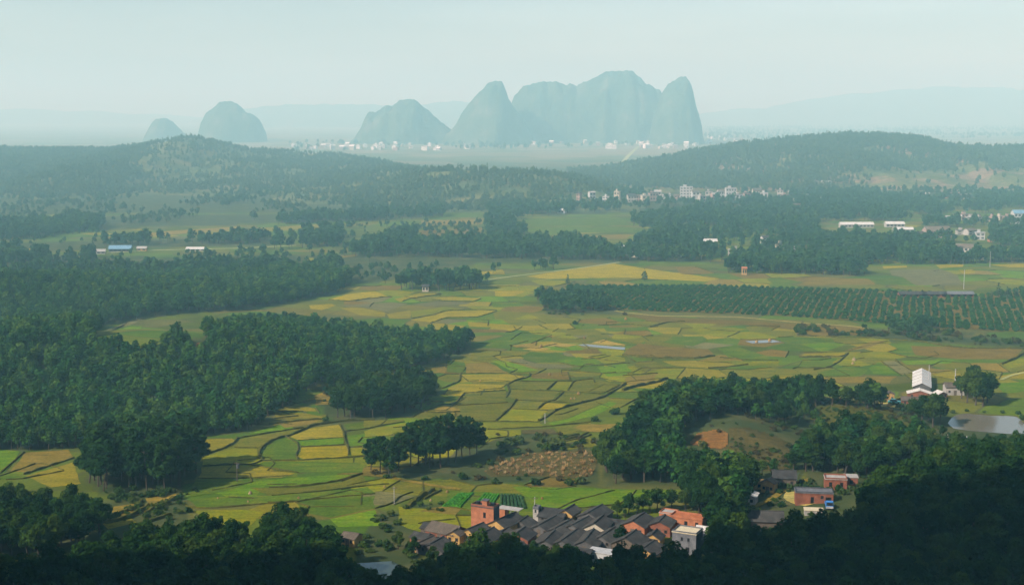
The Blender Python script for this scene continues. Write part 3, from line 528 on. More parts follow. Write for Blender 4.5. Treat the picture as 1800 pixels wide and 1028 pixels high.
# smaller plots between the traced ones: irregular cells shrunk from their bunds
ZONES = [([(330, 700), (480, 690), (640, 640), (840, 600), (1130, 560), (1130, 690), (1060, 740), (1050, 860), (900, 930), (640, 935), (320, 900), (340, 780)], 13.0, 15.0), ([(830, 555), (1090, 552), (1500, 585), (1800, 620), (1800, 665), (1640, 668), (1400, 685), (1130, 690)], 17.0, 20.0),
         ([(540, 515), (640, 500), (930, 500), (1000, 560), (840, 590), (720, 560)], 18.0, 24.0), ([(1100, 470), (1280, 478), (1500, 490), (1800, 470), (1800, 500), (1560, 510), (1000, 500), (900, 495)], 24.0, 30.0), ([(0, 792), (140, 792), (140, 855), (60, 850), (0, 830)], 14, 15)]
WTS = [('f_olive', 5), ('f_yg', 4), ('f_green', 4), ('f_dull', 3), ('f_bright', 1.4), ('f_tan', 1.2), ('f_brown', 1.5), ('f_grey', .6), ('f_gold', .12)]
NOAUTO = [p for _, p in PLOTS] + WILD
def clip(poly, m, n):
    out = []
    for i in range(len(poly)):
        a, b = poly[i], poly[(i + 1) % len(poly)]; da, db = (a - m) @ n, (b - m) @ n
        if da <= 0: out.append(a)
        if (da < 0) != (db < 0): out.append(a + (b - a) * da / (da - db))
    return out
CELLS = []
for zone, cw, ch in ZONES:
    c = np.array([P(a, b) for a, b in zone])[:, :2]; th0 = rng.uniform(-.3, .3); R2 = np.array([[math.cos(th0), -math.sin(th0)], [math.sin(th0), math.cos(th0)]]); c2 = c @ R2
    X, Y = np.meshgrid(np.arange(c2[:, 0].min(), c2[:, 0].max(), cw), np.arange(c2[:, 1].min(), c2[:, 1].max(), ch)); X = X + (np.arange(X.shape[0]) % 2)[:, None] * cw * .5
    S = np.stack([(X + rng.uniform(-.33, .33, X.shape) * cw).ravel(), (Y + rng.uniform(-.30, .30, Y.shape) * ch).ravel()], 1) @ R2.T
    S = S + np.stack([fbm(S[:, 0] / 60, S[:, 1] / 60, 91) - .5, fbm(S[:, 0] / 60, S[:, 1] / 60, 92) - .5], 1) * 22
    a, b = proj(S[:, 0], S[:, 1], 0 * S[:, 0]); ok = inpoly(a, b, zone)
    for q in NOAUTO: ok &= ~inpoly(a, b, q)
    for i in np.where(ok)[0]:
        d = np.hypot(*(S - S[i]).T); nb = np.argsort(d)[1:16]; poly = [S[i] + np.array(v) * cw * 1.4 for v in ((-1, -1), (1, -1), (1, 1), (-1, 1))]
        for j in nb: poly = clip(poly, (S[i] + S[j]) / 2, S[j] - S[i])
        if len(poly) > 2: CELLS.append((S[i], poly))
CELLS.sort(key=lambda t: t[0][1])
wts = np.array([w for _, w in WTS]); wts = wts / wts.sum(); EDGES = {}; farmb = MB(); fmats = [k for k, _ in WTS]
for k, (c, poly) in enumerate(CELLS):
    ki = int(rng.choice(len(WTS), p=wts)); cen = np.mean(poly, 0)
    sh = [cen + (p - cen) * (1 - .35 / max(1.0, np.hypot(*(p - cen)))) for p in poly]; dz = .012 + .002 * (k % 5) + c[1] * 1e-5
    fine = []
    for i in range(len(sh)):
        a, b = sh[i], sh[(i + 1) % len(sh)]; fine += [a, a + (b - a) * .33 + rng.normal(0, .18, 2), a + (b - a) * .67 + rng.normal(0, .18, 2)]
    V3 = [(p[0], p[1], float(h(p[0], p[1])) + dz) for p in fine]
    if k < 120: add('plot', mesh('plot', V3, [tuple(range(len(V3)))], M[WTS[ki][0]]), pad)
    else: farmb.poly(V3, ki)
    for i in range(len(poly)):
        a, b = poly[i], poly[(i + 1) % len(poly)]; key = tuple(np.round((a + b) / 2, 0))
        if np.hypot(*(b - a)) > 2.5: EDGES.setdefault(key, (a, b))
if farmb.v: tag(farmb.build('far_plots', [M[k] for k in fmats], pad), kind='stuff')
el = sorted(EDGES.values(), key=lambda e: e[0][1]); el = [e for e in el if rng.random() < (.6 if e[0][1] < 640 else .22)]; fb = MB()
for k, (a, b) in enumerate(el):
    w3 = [np.array([a[0], a[1], 0.]), np.array([(a[0] + b[0]) / 2 + rng.normal(0, .25), (a[1] + b[1]) / 2 + rng.normal(0, .25), 0.]), np.array([b[0], b[1], 0.])]
    me = strip_data('bund', None, rng.uniform(.35, .65), M['bund'], 0.0, rng.uniform(.2, .4), 0.35, 2.0, w3)
    if k < 150: add('bund', me, pad)
    else:
        off = len(fb.v); fb.v += [tuple(v.co) for v in me.vertices]; fb.f += [tuple(i + off for i in p.vertices) for p in me.polygons]; fb.mi += [0] * len(me.polygons); bpy.data.meshes.remove(me)
if fb.v: tag(fb.build('far_bunds', M['bund'], pad), kind='stuff')
BUNDS = []
for w, hh, pts in [(0.9, .6, [(660, 380), (660, 430), (600, 455), (540, 480)]), (.9, .6, [(690, 515), (630, 580), (600, 590)]), (.5, .4, [(690, 512), (975, 492)]), (.5, .4, [(640, 597), (990, 578)]), (1.0, .7, [(1045, 560), (1000, 620), (905, 705)]), (.5, .4, [(1045, 560), (1250, 570), (1440, 580)]),
  (.9, .6, [(980, 540), (1000, 500), (985, 455), (1030, 430), (1140, 400), (1140, 380)]), (.55, .4, [(1000, 485), (1350, 500)]), (.9, .6, [(1370, 505), (1310, 565), (1240, 580), (1195, 622)]), (.5, .4, [(1010, 620), (1265, 632)]), (.8, .6, [(1320, 436), (1260, 488)]), (.5, .4, [(1025, 432), (1440, 430)]),
  (.7, .5, [(1400, 500), (1440, 430), (1580, 415), (1585, 440)]), (.7, .5, [(1350, 500), (1640, 517), (1770, 455)]), (1.3, .8, [(1200, 705), (1250, 680), (1330, 625), (1480, 585), (1640, 545), (1800, 450)]), (.5, .4, [(680, 705), (900, 708), (1200, 710)]), (.5, .4, [(850, 762), (1240, 745), (1560, 710)]), (.7, .5, [(1360, 838), (1480, 815)]), (.7, .5, [(1370, 856), (1500, 832), (1540, 795)]), (.7, .5, [(1380, 868), (1520, 845), (1560, 820)]), (.5, .4, [(570, 280), (560, 340)]), (.5, .4, [(40, 750), (280, 710)]), (.6, .4, [(660, 378), (980, 376), (1130, 400)]), (.5, .4, [(1400, 365), (1415, 425)]), (.8, .5, [(250, 375), (430, 345), (560, 322)]), (.7, .5, [(390, 640), (500, 650), (660, 640)]), (.7, .5, [(420, 640), (530, 590), (600, 590)]), (.4, .3, [(940, 270), (1080, 255)]), (.4, .3, [(1150, 170), (1290, 115)]), (.4, .3, [(1010, 145), (1080, 95), (1280, 105)]), (.4, .3, [(1330, 300), (1480, 328), (1640, 318), (1800, 305)])]:
    BUNDS.append((w, hh, zA(pts)))
for w, hh, pts in [(1.0, .7, [(245, 475), (360, 435), (450, 400), (500, 360), (500, 345)]), (.6, .5, [(500, 345), (800, 295), (1000, 265)]), (1.1, .8, [(870, 335), (1000, 280), (1080, 245), (1310, 215), (1540, 205)]), (1.1, .8, [(865, 330), (760, 360), (680, 420), (660, 470), (690, 510)]), (.7, .5, [(690, 512), (950, 512), (1330, 490), (1500, 478)]), (.7, .5, [(880, 340), (945, 370), (965, 415), (940, 480), (960, 505)]), (.6, .5, [(980, 410), (1310, 392)]), (.8, .6, [(1270, 240), (1305, 300), (1310, 370), (1335, 410), (1340, 470)]), (.5, .4, [(1310, 292), (1540, 264)]), (.5, .4, [(1340, 410), (1440, 406)]), (.7, .5, [(240, 555), (420, 540), (610, 545), (690, 510)]), (.6, .4, [(610, 545), (960, 600)]), (.9, .6, [(740, 715), (1000, 705), (1250, 670), (1440, 610)]), (.5, .4, [(100, 840), (150, 870), (350, 870), (560, 850), (900, 820), (1540, 760)]), (.5, .35, [(760, 775), (1100, 745), (1450, 705)]), (.9, .6, [(740, 240), (1000, 210), (1140, 200)]), (.7, .5, [(760, 155), (1000, 150)]), (.8, .5, [(780, 195), (960, 178)]), (.5, .4, [(480, 415), (650, 418)]), (.4, .3, [(960, 358), (1300, 338)]), (.4, .3, [(200, 645), (540, 645), (900, 625)])]:
    BUNDS.append((w, hh, zB(pts)))
for w, hh, pts in [(.6, .45, [(340, 990), (450, 965), (540, 930), (580, 870), (720, 825)]), (1.8, 1.1, [(670, 980), (800, 870), (920, 810)]), (.9, .6, [(830, 900), (900, 860), (1000, 810)]), (.8, .6, [(0, 720), (210, 640)]), (.5, .4, [(0, 800), (250, 760), (480, 745)])]: BUNDS.append((w, hh, zF(pts)))
for w, hh, pts in [(1.6, .9, [(370, 330), (520, 350), (860, 355), (1000, 335)]), (.8, .5, [(370, 470), (610, 455)]), (1.4, 1.0, [(370, 575), (440, 552), (620, 515), (680, 490)]), (.6, .4, [(1040, 345), (1200, 362), (1440, 368)]), (1.0, .6, [(960, 420), (1100, 410), (1230, 395)]), (1.0, .6, [(560, 135), (700, 100), (800, 100)]), (.8, .5, [(200, 125), (400, 118), (560, 130)]), (.5, .3, [(1580, 345), (1800, 342)]), (.5, .35, [(150, 350), (420, 385)])]: BUNDS.append((w, hh, zC(pts)))
for w, hh, pts in [(.9, .6, [(20, 800), (340, 803), (390, 775)]), (.9, .6, [(390, 775), (320, 840), (250, 880), (130, 900)]), (1.2, .8, [(960, 690), (1100, 720), (1300, 740), (1713, 742)]), (1.4, .9, [(1540, 860), (1640, 820), (1713, 775)]), (1.0, .6, [(500, 660), (700, 670), (960, 690)]), (.5, .3, [(740, 830), (890, 920)]), (.5, .3, [(640, 835), (790, 940)]), (.5, .3, [(60, 770), (340, 765), (690, 680)]), (1.0, .6, [(0, 645), (500, 660)])]: BUNDS.append((w, hh, zD(pts)))
for w, hh, pts in [(.8, .5, [(0, 832), (42, 795)]), (.9, .6, [(42, 834), (90, 818), (130, 805)]), (1.5, 1.0, [(185, 920), (225, 912), (260, 890)]), (1.5, 1.0, [(255, 903), (300, 880), (315, 872)]), (1.2, .8, [(205, 905), (235, 893), (250, 880)]), (1.2, .8, [(240, 925), (300, 905)]), (.6, .4, [(1090, 885), (1110, 872), (1118, 862)]), (.6, .4, [(960, 905), (1010, 880), (1080, 862)]), (.5, .35, [(1000, 895), (1090, 886)]), (.5, .35, [(786, 890), (870, 905)]), (.6, .4, [(735, 920), (800, 912)])]: BUNDS.append((w, hh, pts))
for w, hh, pts in [(.8, .5, [(720, 385), (760, 368), (870, 352), (1010, 328)]), (.6, .4, [(790, 512), (960, 488), (1030, 458), (1180, 446), (1430, 452)]), (.6, .4, [(930, 548), (1040, 508), (1290, 503), (1430, 458)]), (.7, .5, [(160, 372), (300, 384), (610, 350), (640, 352)]), (.6, .4, [(940, 375), (1240, 392), (1310, 365)])]: BUNDS.append((w, hh, zE(pts)))
for w, hh, pts in BUNDS:
    add('bund', strip_data('bund', pts, w * .95, M['bund'], 0.0, hh * .95, 0.4, 1.6), pad)

def struct_sheet(name, poly, mat, dz, label): return tag(add(name, sheet_data(name, poly, M[mat], dz)), label, kind='structure')
struct_sheet('pond', [(1666, 744), (1672, 735), (1682, 729), (1698, 727), (1720, 729), (1745, 731), (1770, 731), (1788, 733), (1798, 742), (1815, 750), (1850, 764), (1800, 764), (1740, 760), (1700, 757), (1676, 753)], 'pond', 0.10, 'muddy pond beside the tall tree clump')
struct_sheet('pond', [(628, 990), (690, 986), (704, 994), (694, 1006), (690, 1025), (664, 1045), (640, 1045), (632, 1010)], 'pond_dark', 0.10, 'dark pond among trees below the village')
struct_sheet('water', zC([(1210, 235), (1400, 225), (1460, 240), (1260, 250)]), 'puddle', 0.16, 'flooded paddy shining pale among green fields')
struct_sheet('water', zC([(60, 262), (110, 255), (390, 278), (380, 295)]), 'puddle', 0.18, 'narrow flooded strip beside the brown field')
struct_sheet('bare_ground', zJ([(150, 660), (350, 580), (560, 500), (760, 488), (1190, 495), (1190, 560), (1130, 700), (1000, 720), (560, 700), (220, 710)]), 'f_dark', 0.12, 'cleared brown patch littered with straw tufts')
def hill_patch(name, poly, mat, label, dz=0.25):
    xs, ys = zip(*poly); g = 22; pts = []
    U, Vv = np.meshgrid(np.linspace(min(xs), max(xs), g), np.linspace(min(ys), max(ys), g)); V = []; idx = -np.ones((g, g), int); F = []
    W = np.array([[ground(U[i, j], Vv[i, j]) for j in range(g)] for i in range(g)]); ins = inpoly(U, Vv, poly)
    for i in range(g):
        for j in range(g):
            p = W[i, j]; V.append((p[0], p[1], float(h(p[0], p[1])) + dz))
    for i in range(g - 1):
        for j in range(g - 1):
            if ins[i:i + 2, j:j + 2].sum() >= 3: F.append((i * g + j, i * g + j + 1, (i + 1) * g + j + 1, (i + 1) * g + j))
    me = mesh(name, V, F, M[mat]); return tag(add(name, me), label, kind='structure')
hill_patch('bare_ground', [(1210, 782), (1225, 762), (1262, 754), (1280, 762), (1283, 780), (1268, 792), (1240, 786)], 'f_red', 'bare orange soil on the wooded knoll')
hill_patch('bare_ground', [(1275, 752), (1320, 752), (1375, 772), (1400, 795), (1405, 820), (1360, 832), (1310, 822), (1285, 800), (1268, 792), (1283, 780)], 'f_dark', 'brown scrubby clearing beside the bare orange soil')
hill_patch('bare_ground', [(1415, 728), (1470, 708), (1540, 712), (1595, 735), (1610, 752), (1560, 760), (1480, 742), (1430, 748)], 'scrub', 'low brown scrub mound before the white hall')
hill_patch('bare_ground', [(345, 605), (362, 600), (360, 612), (342, 614)], 'f_red', 'small red bare spot in the hill wood', 0.5)
def road(name, pts, w, mat, label, dz=0.2): return tag(add(name, strip_data(name, pts, w, M[mat], dz, 0, 0.15, 3)), label, kind='structure')
road('dirt_road', zC([(320, 28), (420, 42), (620, 62), (1000, 66), (1180, 70), (1500, 100), (1640, 112), (1800, 122)]) + [(1490, 573), (1530, 578)], 2.6, 'road', 'pale dirt road along the foot of the orchard')
road('road', [(858, 492), (900, 486), (960, 479), (1030, 470), (1090, 461)], 3.2, 'paved', 'pale road crossing behind the golden field')
road('road', [(1088, 296), (1103, 276), (1122, 258)], 11, 'paved', 'pale far road running to the karst village', 0.8)
road('path', zF([(520, 690), (700, 722), (900, 757), (1050, 790), (1200, 800)]), 2.2, 'f_tan', 'earth path below the small pine grove')
road('path', [(1555, 708), (1570, 718), (1577, 726)], 5, 'road', 'sunlit earth yard below the white hall')
road('path', [(1640, 762), (1632, 775), (1612, 788)], 2.5, 'road', 'earth track by the pond')
road('path', [(1290, 903), (1325, 892), (1350, 884), (1375, 865), (1395, 850), (1425, 842)], 2.4, 'f_tan', 'earth lane through the hamlet')
road('path', [(1395, 868), (1388, 880), (1398, 892), (1425, 900)], 4.5, 'road', 'sunlit dirt yard beside the long brick house')
road('path', [(680, 1030), (730, 1024), (765, 1008), (780, 998)], 1.6, 'f_tan', 'footpath beside the dark pond')
road('road', [(150, 447), (280, 440), (420, 437), (520, 432)], 5, 'paved', 'pale strip of yards beside the blue roof', 0.35)
road('path', [(1760, 668), (1775, 661), (1800, 655), (1830, 650)], 1.6, 'paved', 'pale path edging the golden plot', 0.3)
# ------------------------------------------------------------------ trees
def leaf_quads(mb_v, mb_f, lobes, n, size, r, up=0.25, shell=0.62, flat=0.0):
    vol = np.array([l[1][0] * l[1][1] + l[1][0] * l[1][2] for l in lobes]); pr = vol / vol.sum()
    which = r.choice(len(lobes), n, p=pr)
    d = r.normal(size=(n, 3)); d /= np.linalg.norm(d, axis=1, keepdims=True)
    rad = shell + (1.04 - shell) * r.random(n) ** 0.6
    C = np.array([l[0] for l in lobes])[which]; R3 = np.array([l[1] for l in lobes])[which]
    p = C + d * R3 * rad[:, None]
    nr = d / R3; nr /= np.linalg.norm(nr, axis=1, keepdims=True)
    nr = nr + r.normal(size=(n, 3)) * 0.55 + np.array([0, 0, up + flat]); nr /= np.linalg.norm(nr, axis=1, keepdims=True)
    a = np.cross(nr, r.normal(size=(n, 3))); a /= np.linalg.norm(a, axis=1, keepdims=True); b = np.cross(nr, a)
    s = size * (0.6 + 0.8 * r.random(n))[:, None]; e = s * (0.5 + 0.5 * r.random(n))[:, None]
    q = np.stack([p - a * s, p - b * e + nr * s * 0.15, p + a * s, p + b * e + nr * s * 0.15], 1)
    for k in range(n):
        i = len(mb_v); mb_v.extend(map(tuple, q[k])); mb_f.append((i, i + 1, i + 2, i + 3))
def tree_meshes(kind, seed, n, size):
    """unit-height tree: returns (trunk MB, crown verts, crown faces)"""
    r = np.random.default_rng(seed); mb = MB(); V, F = [], []; lobes = []
    if kind == 'broad':
        lean = r.normal(0, 0.03, 2); tr = [(0, 0, -0.05), (lean[0] * .5, lean[1] * .5, 0.2), (lean[0], lean[1], 0.45), (lean[0] * 1.5, lean[1] * 1.5, 0.8)]
        mb.tube(tr, [0.028, 0.022, 0.016, 0.006], 6)
        w = r.uniform(0.26, 0.33)
        lobes.append(((0, 0, 0.58), (w * .8, w * .8, 0.26)))
        for k in range(9):
            an = k * 2.4 + r.uniform(-.4, .4); zz = r.uniform(0.36, 0.86); rad = w * (0.75 if zz < .7 else 0.42) * r.uniform(.75, 1.1)
            s = r.uniform(0.11, 0.17); c = (math.cos(an) * rad, math.sin(an) * rad, zz); lobes.append((c, (s, s, s * .8)))
            mb.tube([(lean[0] * .8, lean[1] * .8, zz - 0.16), tuple(np.array(c) * (0.8, 0.8, 1))], [0.010, 0.004], 4)
        lobes.append(((r.normal(0, .04), r.normal(0, .04), 0.88), (0.13, 0.13, 0.12)))
        leaf_quads(V, F, lobes, n, size, r)
    elif kind == 'pine':
        lean = r.normal(0, 0.035, 2); tr = [(0, 0, -0.04), (lean[0] * .4, lean[1] * .4, 0.3), (lean[0], lean[1], 0.62), (lean[0] * 1.5, lean[1] * 1.5, 0.96)]
        mb.tube(tr, [0.017, 0.014, 0.011, 0.004], 6)
        for k in range(20):
            t = k / 19.0; zz = 0.36 + 0.57 * t; reach = 0.21 * (1 - t) ** 0.5 * r.uniform(0.65, 1.15) + 0.03; an = k * 2.4 + r.uniform(-.5, .5)
            c = (lean[0] * zz * 1.4 + math.cos(an) * reach, lean[1] * zz * 1.4 + math.sin(an) * reach, zz + r.uniform(-.02, .02)); s = r.uniform(0.085, 0.125) * (1.05 - .35 * t)
            lobes.append((c, (s, s, s * .62))); mb.tube([(lean[0] * zz * 1.4, lean[1] * zz * 1.4, zz - 0.05), c], [0.007, 0.003], 4)
        leaf_quads(V, F, lobes, n, size, r, 0.5, 0.4)
    elif kind == 'cone':
        mb.tube([(0, 0, -0.05), (0, 0, 0.9)], [0.02, 0.004], 5)
        for k in range(6):
            t = k / 5.0; s = 0.20 * (1 - t) + 0.05; lobes.append(((r.normal(0, .015), r.normal(0, .015), 0.22 + 0.7 * t), (s, s, 0.13)))
        leaf_quads(V, F, lobes, n, size, r, 0.2, 0.5)
    elif kind == 'bush':
        mb.tube([(0, 0, -0.1), (0, 0, 0.4)], [0.03, 0.01], 4)
        for k in range(6):
            an = k * 1.1 + r.uniform(-.3, .3); s = r.uniform(.25, .4); lobes.append(((math.cos(an) * .42, math.sin(an) * .42, .38 + r.uniform(-.1, .2)), (s, s, s * .9)))
        lobes.append(((0, 0, .5), (.45, .45, .45))); leaf_quads(V, F, lobes, n, size, r)
    elif kind == 'bamboo':
        for k in range(9):
            an = k * .7 + r.uniform(-.2, .2); d = np.array([math.cos(an), math.sin(an)]); o = d * r.uniform(.01, .05); tip = d * r.uniform(.1, .26)
            pts = [(o[0], o[1], -.02), (o[0] + tip[0] * .2, o[1] + tip[1] * .2, .45), (o[0] + tip[0] * .6, o[1] + tip[1] * .6, .8), (o[0] + tip[0] * 1.1, o[1] + tip[1] * 1.1, .9 + r.uniform(-.08, .1))]
            mb.tube(pts, [.006, .006, .004, .001], 4)
            for q in (1, 2, 3): lobes.append((pts[q], (.06, .06, .12 if q < 3 else .07)))
        leaf_quads(V, F, lobes, n, size, r, 0.1, 0.3)
    return mb, V, F
PROTO = {}
def proto(key, kind, seeds, n, size, leaf):
    lst = []
    for s in seeds:
        mb, V, F = tree_meshes(kind, s, n, size)
        tk = mb.data('trunk', M['bark']); cr = mesh('crown', V, F, M[leaf])
        off = len(mb.v); allv = list(mb.v) + V; allf = list(mb.f) + [tuple(i + off for i in f) for f in F]
        me = mesh('tree', allv, allf, [M['bark'], M[leaf]]); me.polygons.foreach_set('material_index', [0] * len(mb.f) + [1] * len(F))
        lst.append((tk, cr, me))
    PROTO[key] = lst
proto('broad', 'broad', (1, 2, 3, 4, 5), 1500, 0.034, 'leaf')
proto('pine', 'pine', (11, 12, 13, 14), 1700, 0.032, 'pine')
proto('broad_mid', 'broad', (21, 22, 23, 24), 420, 0.055, 'leaf_mid')
proto('pine_mid', 'pine', (25, 26, 27), 420, 0.046, 'leaf_mid')
proto('broad_far', 'broad', (31, 32, 33), 150, 0.085, 'leaf_far')
proto('cone_far', 'cone', (41, 42, 43), 90, 0.075, 'ridge_leaf')
proto('round_far', 'broad', (46, 47), 90, 0.10, 'ridge_leaf')
proto('bush', 'bush', (51, 52, 53), 160, 0.17, 'bush')
proto('scrubbush', 'bush', (54, 55), 120, 0.16, 'drybush')
proto('orchard', 'bush', (61, 62, 63), 110, 0.20, 'orchard')
proto('bush_far', 'broad', (48, 49), 90, 0.10, 'leaf_far')
proto('bamboo', 'bamboo', (71, 72, 73), 1100, 0.034, 'bamboo')
def tuft_mesh(seed):
    r = np.random.default_rng(seed); V, F = [], []
    for k in range(26):
        an = r.uniform(0, 6.28); t = r.uniform(.2, 1); b = (math.cos(an) * .2 * t, math.sin(an) * .2 * t, 0); e = (math.cos(an) * .75 * t, math.sin(an) * .75 * t, r.uniform(.3, .8)); s = .09
        i = len(V); V += [(b[0] - s * math.sin(an), b[1] + s * math.cos(an), 0), (b[0] + s * math.sin(an), b[1] - s * math.cos(an), 0), e]; F.append((i, i + 1, i + 2))
    return V, F
PROTO['tuft'] = [(None, None, mesh('tuft', *tuft_mesh(s), M['tuft'])) for s in (1, 2, 3)]

_libs = {}
def lib(keys):
    k = '+'.join(keys)
    if k not in _libs:
        c = bpy.data.collections.new('tree_kinds_' + k)
        i = 0
        for kk in keys:
            for t in PROTO[kk]:
                o = bpy.data.objects.new('%03d_kind' % i, t[2]); c.objects.link(o); i += 1
        _libs[k] = (c, i)
    return _libs[k]
def stuff(name, pts, scl, keys, label, cat):
    """one mass of vegetation: points carrying instances"""
    pts = np.asarray(pts, float); n = len(pts); c, cnt = lib(keys)
    me = bpy.data.meshes.new(name); me.vertices.add(n); me.vertices.foreach_set('co', pts.astype(np.float32).ravel())
    r3 = np.zeros((n, 3), np.float32); r3[:, 2] = rng.uniform(0, 6.28, n); r3[:, :2] = rng.normal(0, 0.05, (n, 2))
    s3 = np.repeat(np.asarray(scl, np.float32)[:, None], 3, 1) * rng.uniform(0.88, 1.12, (n, 3)).astype(np.float32)
    for nm, arr in (('rot', r3), ('scl', s3)):
        a = me.attributes.new(nm, 'FLOAT_VECTOR', 'POINT'); a.data.foreach_set('vector', arr.ravel())
    a = me.attributes.new('idx', 'INT', 'POINT'); a.data.foreach_set('value', rng.integers(0, cnt, n).astype(np.int32))
    o = add(name, me); tag(o, label, cat, kind='stuff')
    g = bpy.data.node_groups.new('scatter_' + name, 'GeometryNodeTree')
    g.interface.new_socket('Geometry', in_out='INPUT', socket_type='NodeSocketGeometry'); g.interface.new_socket('Geometry', in_out='OUTPUT', socket_type='NodeSocketGeometry')
    gi, go = g.nodes.new('NodeGroupInput'), g.nodes.new('NodeGroupOutput')
    ci = g.nodes.new('GeometryNodeCollectionInfo'); ci.inputs['Collection'].default_value = c; ci.inputs['Separate Children'].default_value = True; ci.inputs['Reset Children'].default_value = True
    ip = g.nodes.new('GeometryNodeInstanceOnPoints'); ip.inputs['Pick Instance'].default_value = True
    def na(nm, dt):
        q = g.nodes.new('GeometryNodeInputNamedAttribute'); q.data_type = dt; q.inputs[0].default_value = nm; return [s for s in q.outputs if s.enabled and s.name == 'Attribute'][0]
    g.links.new(gi.outputs[0], ip.inputs['Points']); g.links.new(ci.outputs[0], ip.inputs['Instance']); g.links.new(na('idx', 'INT'), ip.inputs['Instance Index'])
    g.links.new(na('rot', 'FLOAT_VECTOR'), ip.inputs['Rotation']); g.links.new(na('scl', 'FLOAT_VECTOR'), ip.inputs['Scale']); g.links.new(ip.outputs[0], go.inputs[0])
    o.modifiers.new('scatter', 'NODES').node_group = g
    return o
def scatter(polys, spacing, hf=h, dens=None, excl=(), zmax=60, jit=0.45):
    out = []
    for poly in polys:
        c = np.array([P(a, max(b, HORIZ + 12)) for a, b in poly]); x0, x1 = c[:, 0].min() - 40, c[:, 0].max() + 40; y0, y1 = c[:, 1].min() - 60, c[:, 1].max() + 40
        X, Y = np.meshgrid(np.arange(x0, x1, spacing), np.arange(y0, y1, spacing)); X = X + (np.arange(X.shape[0]) % 2)[:, None] * spacing * .5
        X = (X + rng.uniform(-jit, jit, X.shape) * spacing).ravel(); Y = (Y + rng.uniform(-jit, jit, Y.shape) * spacing).ravel()
        k = Y > 60; X, Y = X[k], Y[k]; Z = hf(X, Y); a, b = proj(X, Y, Z); k = inpoly(a, b, poly)
        for e in excl: k &= ~inpoly(a, b, e)
        if dens is not None: k &= rng.random(len(X)) < dens(X, Y)
        out.append(np.stack([X[k], Y[k], Z[k]], 1))
    return np.concatenate(out)
def plant(kind, name, p, hgt, label, group, cat='tree', v=None, yaw=None):
    pr = PROTO[kind]; t = pr[int(rng.integers(len(pr))) if v is None else v % len(pr)]
    e = bpy.data.objects.new(name, None); COL.objects.link(e); e.location = [float(q) for q in p]; e.rotation_euler = (0, 0, float(rng.uniform(0, 6.28)) if yaw is None else yaw)
    s = hgt * rng.uniform(.92, 1.08, 3); e.scale = (float(s[0]), float(s[1]), float(hgt)); e.empty_display_size = 0.1
    add('trunk', t[0], e); add('crown', t[1], e); tag(e, label, cat, group); return e

# village ground that stays free of trees
VILLAGE = [(730, 985), (735, 930), (800, 895), (960, 890), (1100, 890), (1250, 905), (1255, 985), (1180, 1000), (1060, 1000), (860, 985)]
HAMLET = [(1285, 905), (1290, 868), (1330, 842), (1400, 828), (1500, 838), (1530, 858), (1515, 905), (1470, 930), (1420, 920), (1380, 945), (1290, 950)]
POND2 = [(595, 975), (715, 972), (725, 1000), (790, 990), (790, 1035), (660, 1060), (590, 1060)]
near = []
def collect(polys, spacing, h0, h1, kind, name, label, group, excl=()):
    pts = scatter(polys, spacing, excl=excl)
    for p in pts: near.append((float(np.hypot(p[0], p[1])), p, rng.uniform(h0, h1), kind, name, label, group))
collect(FRONTWOOD[1:], 4.6, 8.0, 12.0, 'broad', 'broadleaf_tree', 'dark broadleaf tree in the wood along the bottom edge', 'trees in the wood along the bottom edge', (VILLAGE, POND2))
collect(FRONTWOOD[:1], 4.6, 7.5, 10.5, 'broad', 'broadleaf_tree', 'broadleaf tree in the wood below the tan fields at the left edge', 'trees in the wood at the lower left edge')
collect(DARKWOOD[1:], 4.8, 8.5, 13.0, 'broad', 'broadleaf_tree', 'very dark broadleaf tree on the shaded slope in the lower right', 'trees on the dark slope in the lower right', (HAMLET,))
near.sort(key=lambda q: q[0])
NI = 230
for d, p, hh, kind, nm, lb, gr in near[:NI]:
    a, b = proj(*p)
    if gr.endswith('bottom edge'):
        side = 'in the lower left corner' if a < 240 else 'below the terraced paddies' if a < 470 else 'left of the dark pond' if a < 640 else 'below the brick tower' if a < 900 else 'below the dark roofs' if a < 1080 else 'below the concrete house'
        row = 'at the very bottom edge' if b > 1062 else 'in the second rank' if b > 1020 else 'at the back of the wood'
        lb = 'dark broadleaf tree %s, %s' % (side, row); gr = 'bottom wood trees %s, %s' % (side, row)
    elif 'dark slope' in gr:
        side = 'below the dark hamlet house' if a < 1480 else 'below the muddy pond' if a > 1640 else 'mid slope'
        row = 'in the front rank' if b > 1030 else 'in the rear rank'
        lb = 'dark tree on the lower right slope, %s, %s' % (side, row); gr = 'dark slope trees %s, %s' % (side, row)
    plant(kind, nm, p, hh, lb, gr)
rest = near[NI:]
stuff('woodland', [q[1] for q in rest], [q[2] for q in rest], ['broad'], 'dark broadleaf wood behind the nearest trees on the lower slopes', 'woodland')

